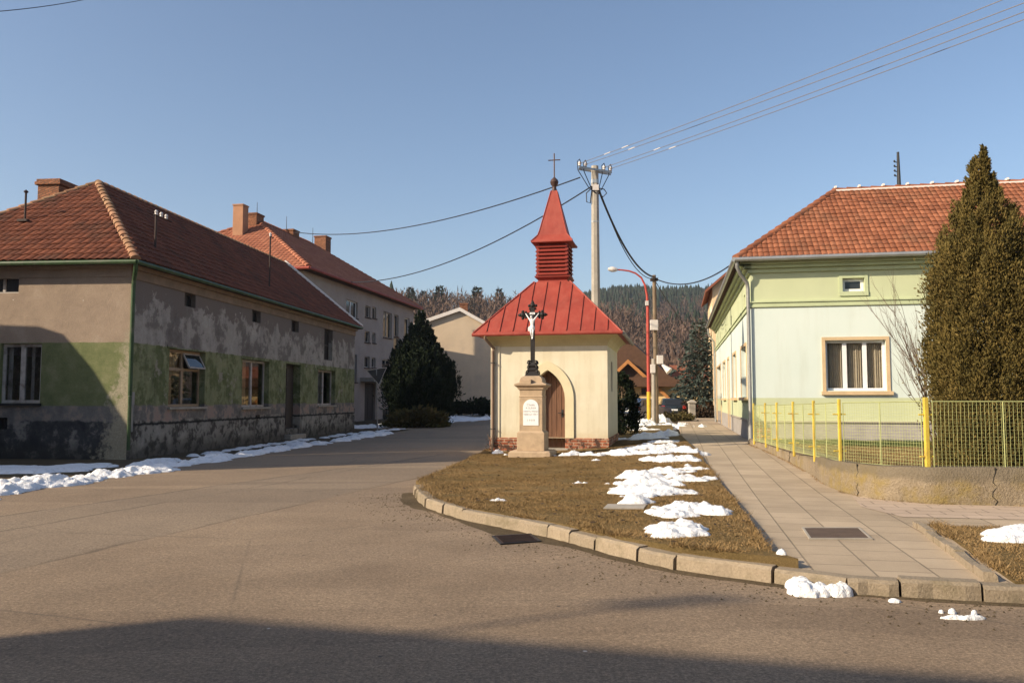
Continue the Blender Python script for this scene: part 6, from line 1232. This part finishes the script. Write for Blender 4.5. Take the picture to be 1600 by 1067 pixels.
snow('snow', trail([gp(690, 655, .2), gp(770, 649, .25)], 1.2, 2., .2, 1.2, 7), .12, 8, .5, 1.2)
# heaps down the lawn
heaps = [gp(1034, 698, .26), gp(1030, 712, .24), gp(1012, 706, .24), gp(1060, 711, .26), gp(1030, 722, .24), gp(1040, 738, .24), gp(1012, 746, .22), gp(1028, 757, .22), gp(1018, 768, .21), gp(1042, 771, .21)]
sb = []
rs = random.Random(8)
for (x, y) in heaps: sb.append((x, y, rs.uniform(.4, .68), rs.uniform(.36, .56), rs.uniform(-.4, .4), .12))
for px, py, r in ((985, 714, .3), (960, 712, .3), (1074, 750, .28), (1080, 736, .2), (990, 752, .22), (1060, 724, .35), (985, 766, .2), (1078, 714, .3), (990, 783, .16)): x, y = gp(px, py, .23); sb.append((x, y, r*1.5, r*.95, 0, .13))
snow('snow', sb, .026, 11, .8, 3.0)
sb = []
for px, py, r in ((1060, 797, .3), (1085, 799, .28), (1040, 803, .26), (1098, 803, .22), (1070, 806, .22), (1112, 806, .14)): x, y = gp(px, py, .2); sb.append((x, y, r*1.45, r*1.0, .1, .12))
for px, py, r in ((1052, 829, .24), (1040, 834, .2), (1070, 832, .2), (1060, 838, .2), (1085, 829, .1)): x, y = gp(px, py, .19); sb.append((x, y, r*1.5, r*1.1, .1, .12))
snow('snow', sb, .018, 13, .8, 3.6)
snow('snow', [(*gp(895, 713, .2), .42, .22, 0, .12), (*gp(915, 714, .2), .3, .14, 0, .08), (*gp(955, 713, .2), .3, .12, 0, .06), (*gp(935, 715, .2), .2, .1, 0, .05)], .03, 15, .6, 5)
snow('snow', [(*gp(780, 711, .12), .16, .12, 0, .12), (*gp(790, 713, .12), .08, .06, 0, .06)], .022, 16, .6, 7)
snow('snow', [(*gp(905, 754, .17), .14, .05, 0, .04), (*gp(948, 757, .17), .06, .04, 0, .03), (*gp(958, 765, .17), .08, .04, 0, .03), (*gp(930, 723, .17), .14, .06, .1, .05), (*gp(778, 784, .14), .1, .04, .1, .03), (*gp(1075, 733, .2), .1, .06, 0, .05)], .014, 17, .5, 12, .1)
# round the lamp and behind the chapel
snow('snow', [(*gp(1030, 661, .35), .95, .8, 0, .48), (*gp(1012, 665, .35), 1.0, .6, 0, .3), (*gp(994, 666, .35), .8, .45, 0, .16), (*gp(1043, 665, .35), .5, .5, 0, .25)], .06, 18, .7, 2.2)
snow('snow', [(*gp(1026, 685, .3), .8, .7, 0, .16), (*gp(1008, 689, .3), .7, .5, 0, .11), (*gp(1042, 682, .3), .4, .5, 0, .1), (*gp(1016, 675, .3), .6, .35, 0, .09)], .035, 19, .8, 2.6)
snow('snow', [(*gp(1090, 644, .35), 1.4, .6, 0, .25), (*gp(1074, 646, .35), .6, .5, 0, .18), (*gp(1110, 643, .35), .6, .5, 0, .25)], .1, 20, .6, 1.4)
# lumps on the kerb and the right verge
snow('snow', [(*gp(1248, 897, .13), .11, .13, .3, .15), (*gp(1258, 909, .1), .15, .16, .5, .17), (*gp(1275, 917, .06), .16, .12, -.2, .14), (*gp(1297, 924, .03), .16, .08, -.1, .12), (*gp(1315, 928, .0), .08, .1, .3, .13)], .011, 21, .55, 7, .15, rag=.4, pw=.6)
snow('snow', [(*gp(1225, 881, .13), .065, .06, 0, .075)], .01, 22, .3, 9, .1, rag=.4, pw=.6)
snow('snow', [(*gp(1398, 940, 0), .055, .045, 0, .05)], .01, 23, .3, 9, .1, rag=.4, pw=.6)
snow('snow', [(*gp(1490, 966, 0), .1, .03, 0, .03), (*gp(1518, 967, 0), .1, .035, .1, .05), (*gp(1522, 960, 0), .025, .025, 0, .06), (*gp(1488, 958, 0), .03, .025, 0, .05), (*gp(1470, 957, 0), .02, .02, 0, .03)], .009, 24, .5, 14, .08, rag=.4, pw=.6)
snow('snow', [(*gp(1578, 838, .17), .28, .2, 0, .11), (*gp(1600, 834, .17), .36, .24, 0, .14), (*gp(1550, 845, .17), .14, .08, 0, .06), (*gp(1596, 847, .17), .3, .1, 0, .08)], .018, 25, .45, 5, lump=.15, rag=.6, pw=.8)

# ------------------------------------------------------------------ neighbours outside the picture whose shadows fall into it
def neighbour_left():
    th = -math.atan2(.418, .908); o = Vector((-19.5, 0, 0)); qq = lambda q: q-(.418*19.5)     # local y = distance across the sun's direction
    h = empty('corner_block', o, th, 'tall plain flat roofed block across the side street left of the picture', 'house')
    y0, y1, y2 = qq(20.8), qq(25.25), qq(29.5); ym = qq(26.7)
    mb = MB(); mb.box(-2, 8, y0, y1, -.3, 9.9); mb.build('wall', M['block plaster'], h)
    mb = MB(); mb.box(-2, 8.0, y0+.02, y1-.02, 9.9, 10.1); mb.build('roof', M['concrete'], h)
    mb = MB(); mb.prism([(8, y1, -.3), (8, qq(29.5), -.3), (8, qq(29.5), 6.0), (8, qq(27.6), 6.95), (8, qq(26.9), 7.5), (8, qq(26.5), 7.62), (8, qq(26), 7.0), (8, qq(25.6), 6.2), (8, y1, 5.6)], (-5, 0, 0)); mb.build('annexe', M['block plaster'], h)
neighbour_left()
def neighbour_behind():
    k = 1/math.tan(SUN_EL); Hh = 10.3; a, b = G(315, 962), G(1600, 1062); off = Vector((SUN_AZ[0]*k*Hh, SUN_AZ[1]*k*Hh, Hh)); ra, rb = a+off, b+off; t = (rb-ra).normalized(); t.z = 0; t.normalize(); rb = ra+t*32; n = Vector((-t.y, t.x, 0)); hw = 4.1; ze = Hh-3.6
    th = -math.atan2(t.y, t.x); o = Vector((ra.x, ra.y, 0)); h = empty('long_house', o, th, 'long house with saddle roof standing behind the viewer', 'house'); L = 30; hw = 3.7; ze = Hh-4.4
    az = Vector((.908, .418, 0)); sh = az.dot(t)/az.dot(n)
    mb = MB(); g = [(-hw+.4, -.3), (hw-.4, -.3), (hw-.4, ze+.25), (0, Hh-.15), (-hw+.4, ze+.25)]; mb.prism([(sh*y+.15, y, z) for y, z in g], (L-.3, 0, 0)); mb.build('wall', M['pale plaster'], h)
    mb = MB(); mb.prism([(sh*y, y, z) for y, z in ((-hw, ze), (0, Hh), (hw, ze), (hw, ze-.15), (0, Hh-.15), (-hw, ze-.15))], (L, 0, 0)); roof = mb.build('roof', M['tiles old'], h)
    # aerial on the ridge
    p = G(660, 986)+off; q = Frame(o, th).loc(p); mb = MB(); mb.tube([(q.x, 0, Hh-.3), (q.x, 0, Hh+1.35)], .03, 6); mb.tube([(q.x-.5, -.3, Hh+1.15), (q.x+.5, .3, Hh+1.15)], .02, 5)
    for i in range(7): s = -1+i/3; c = Vector((q.x+.45*s, .27*s, Hh+1.15)); mb.tube([c+Vector((.12, -.2, .12)), c-Vector((.12, -.2, .12))], .022, 5)
    mb.build('antenna', M['dark metal'], roof)
neighbour_behind()

# ------------------------------------------------------------------ the air
def haze():
    mb = MB(); mb.box(-1700, 2100, -60, 1400, -3, 190); m = bpy.data.materials.new('haze'); m.use_nodes = True; nt = m.node_tree; nt.nodes.remove(nt.nodes['Principled BSDF']); v = nt.nodes.new('ShaderNodeVolumePrincipled')
    v.inputs['Color'].default_value = (.80, .88, 1, 1); v.inputs['Density'].default_value = .00018; v.inputs['Anisotropy'].default_value = .2; nt.links.new(v.outputs[0], nt.nodes['Material Output'].inputs['Volume'])
    tag(mb.build('haze', m), kind='stuff')
haze()
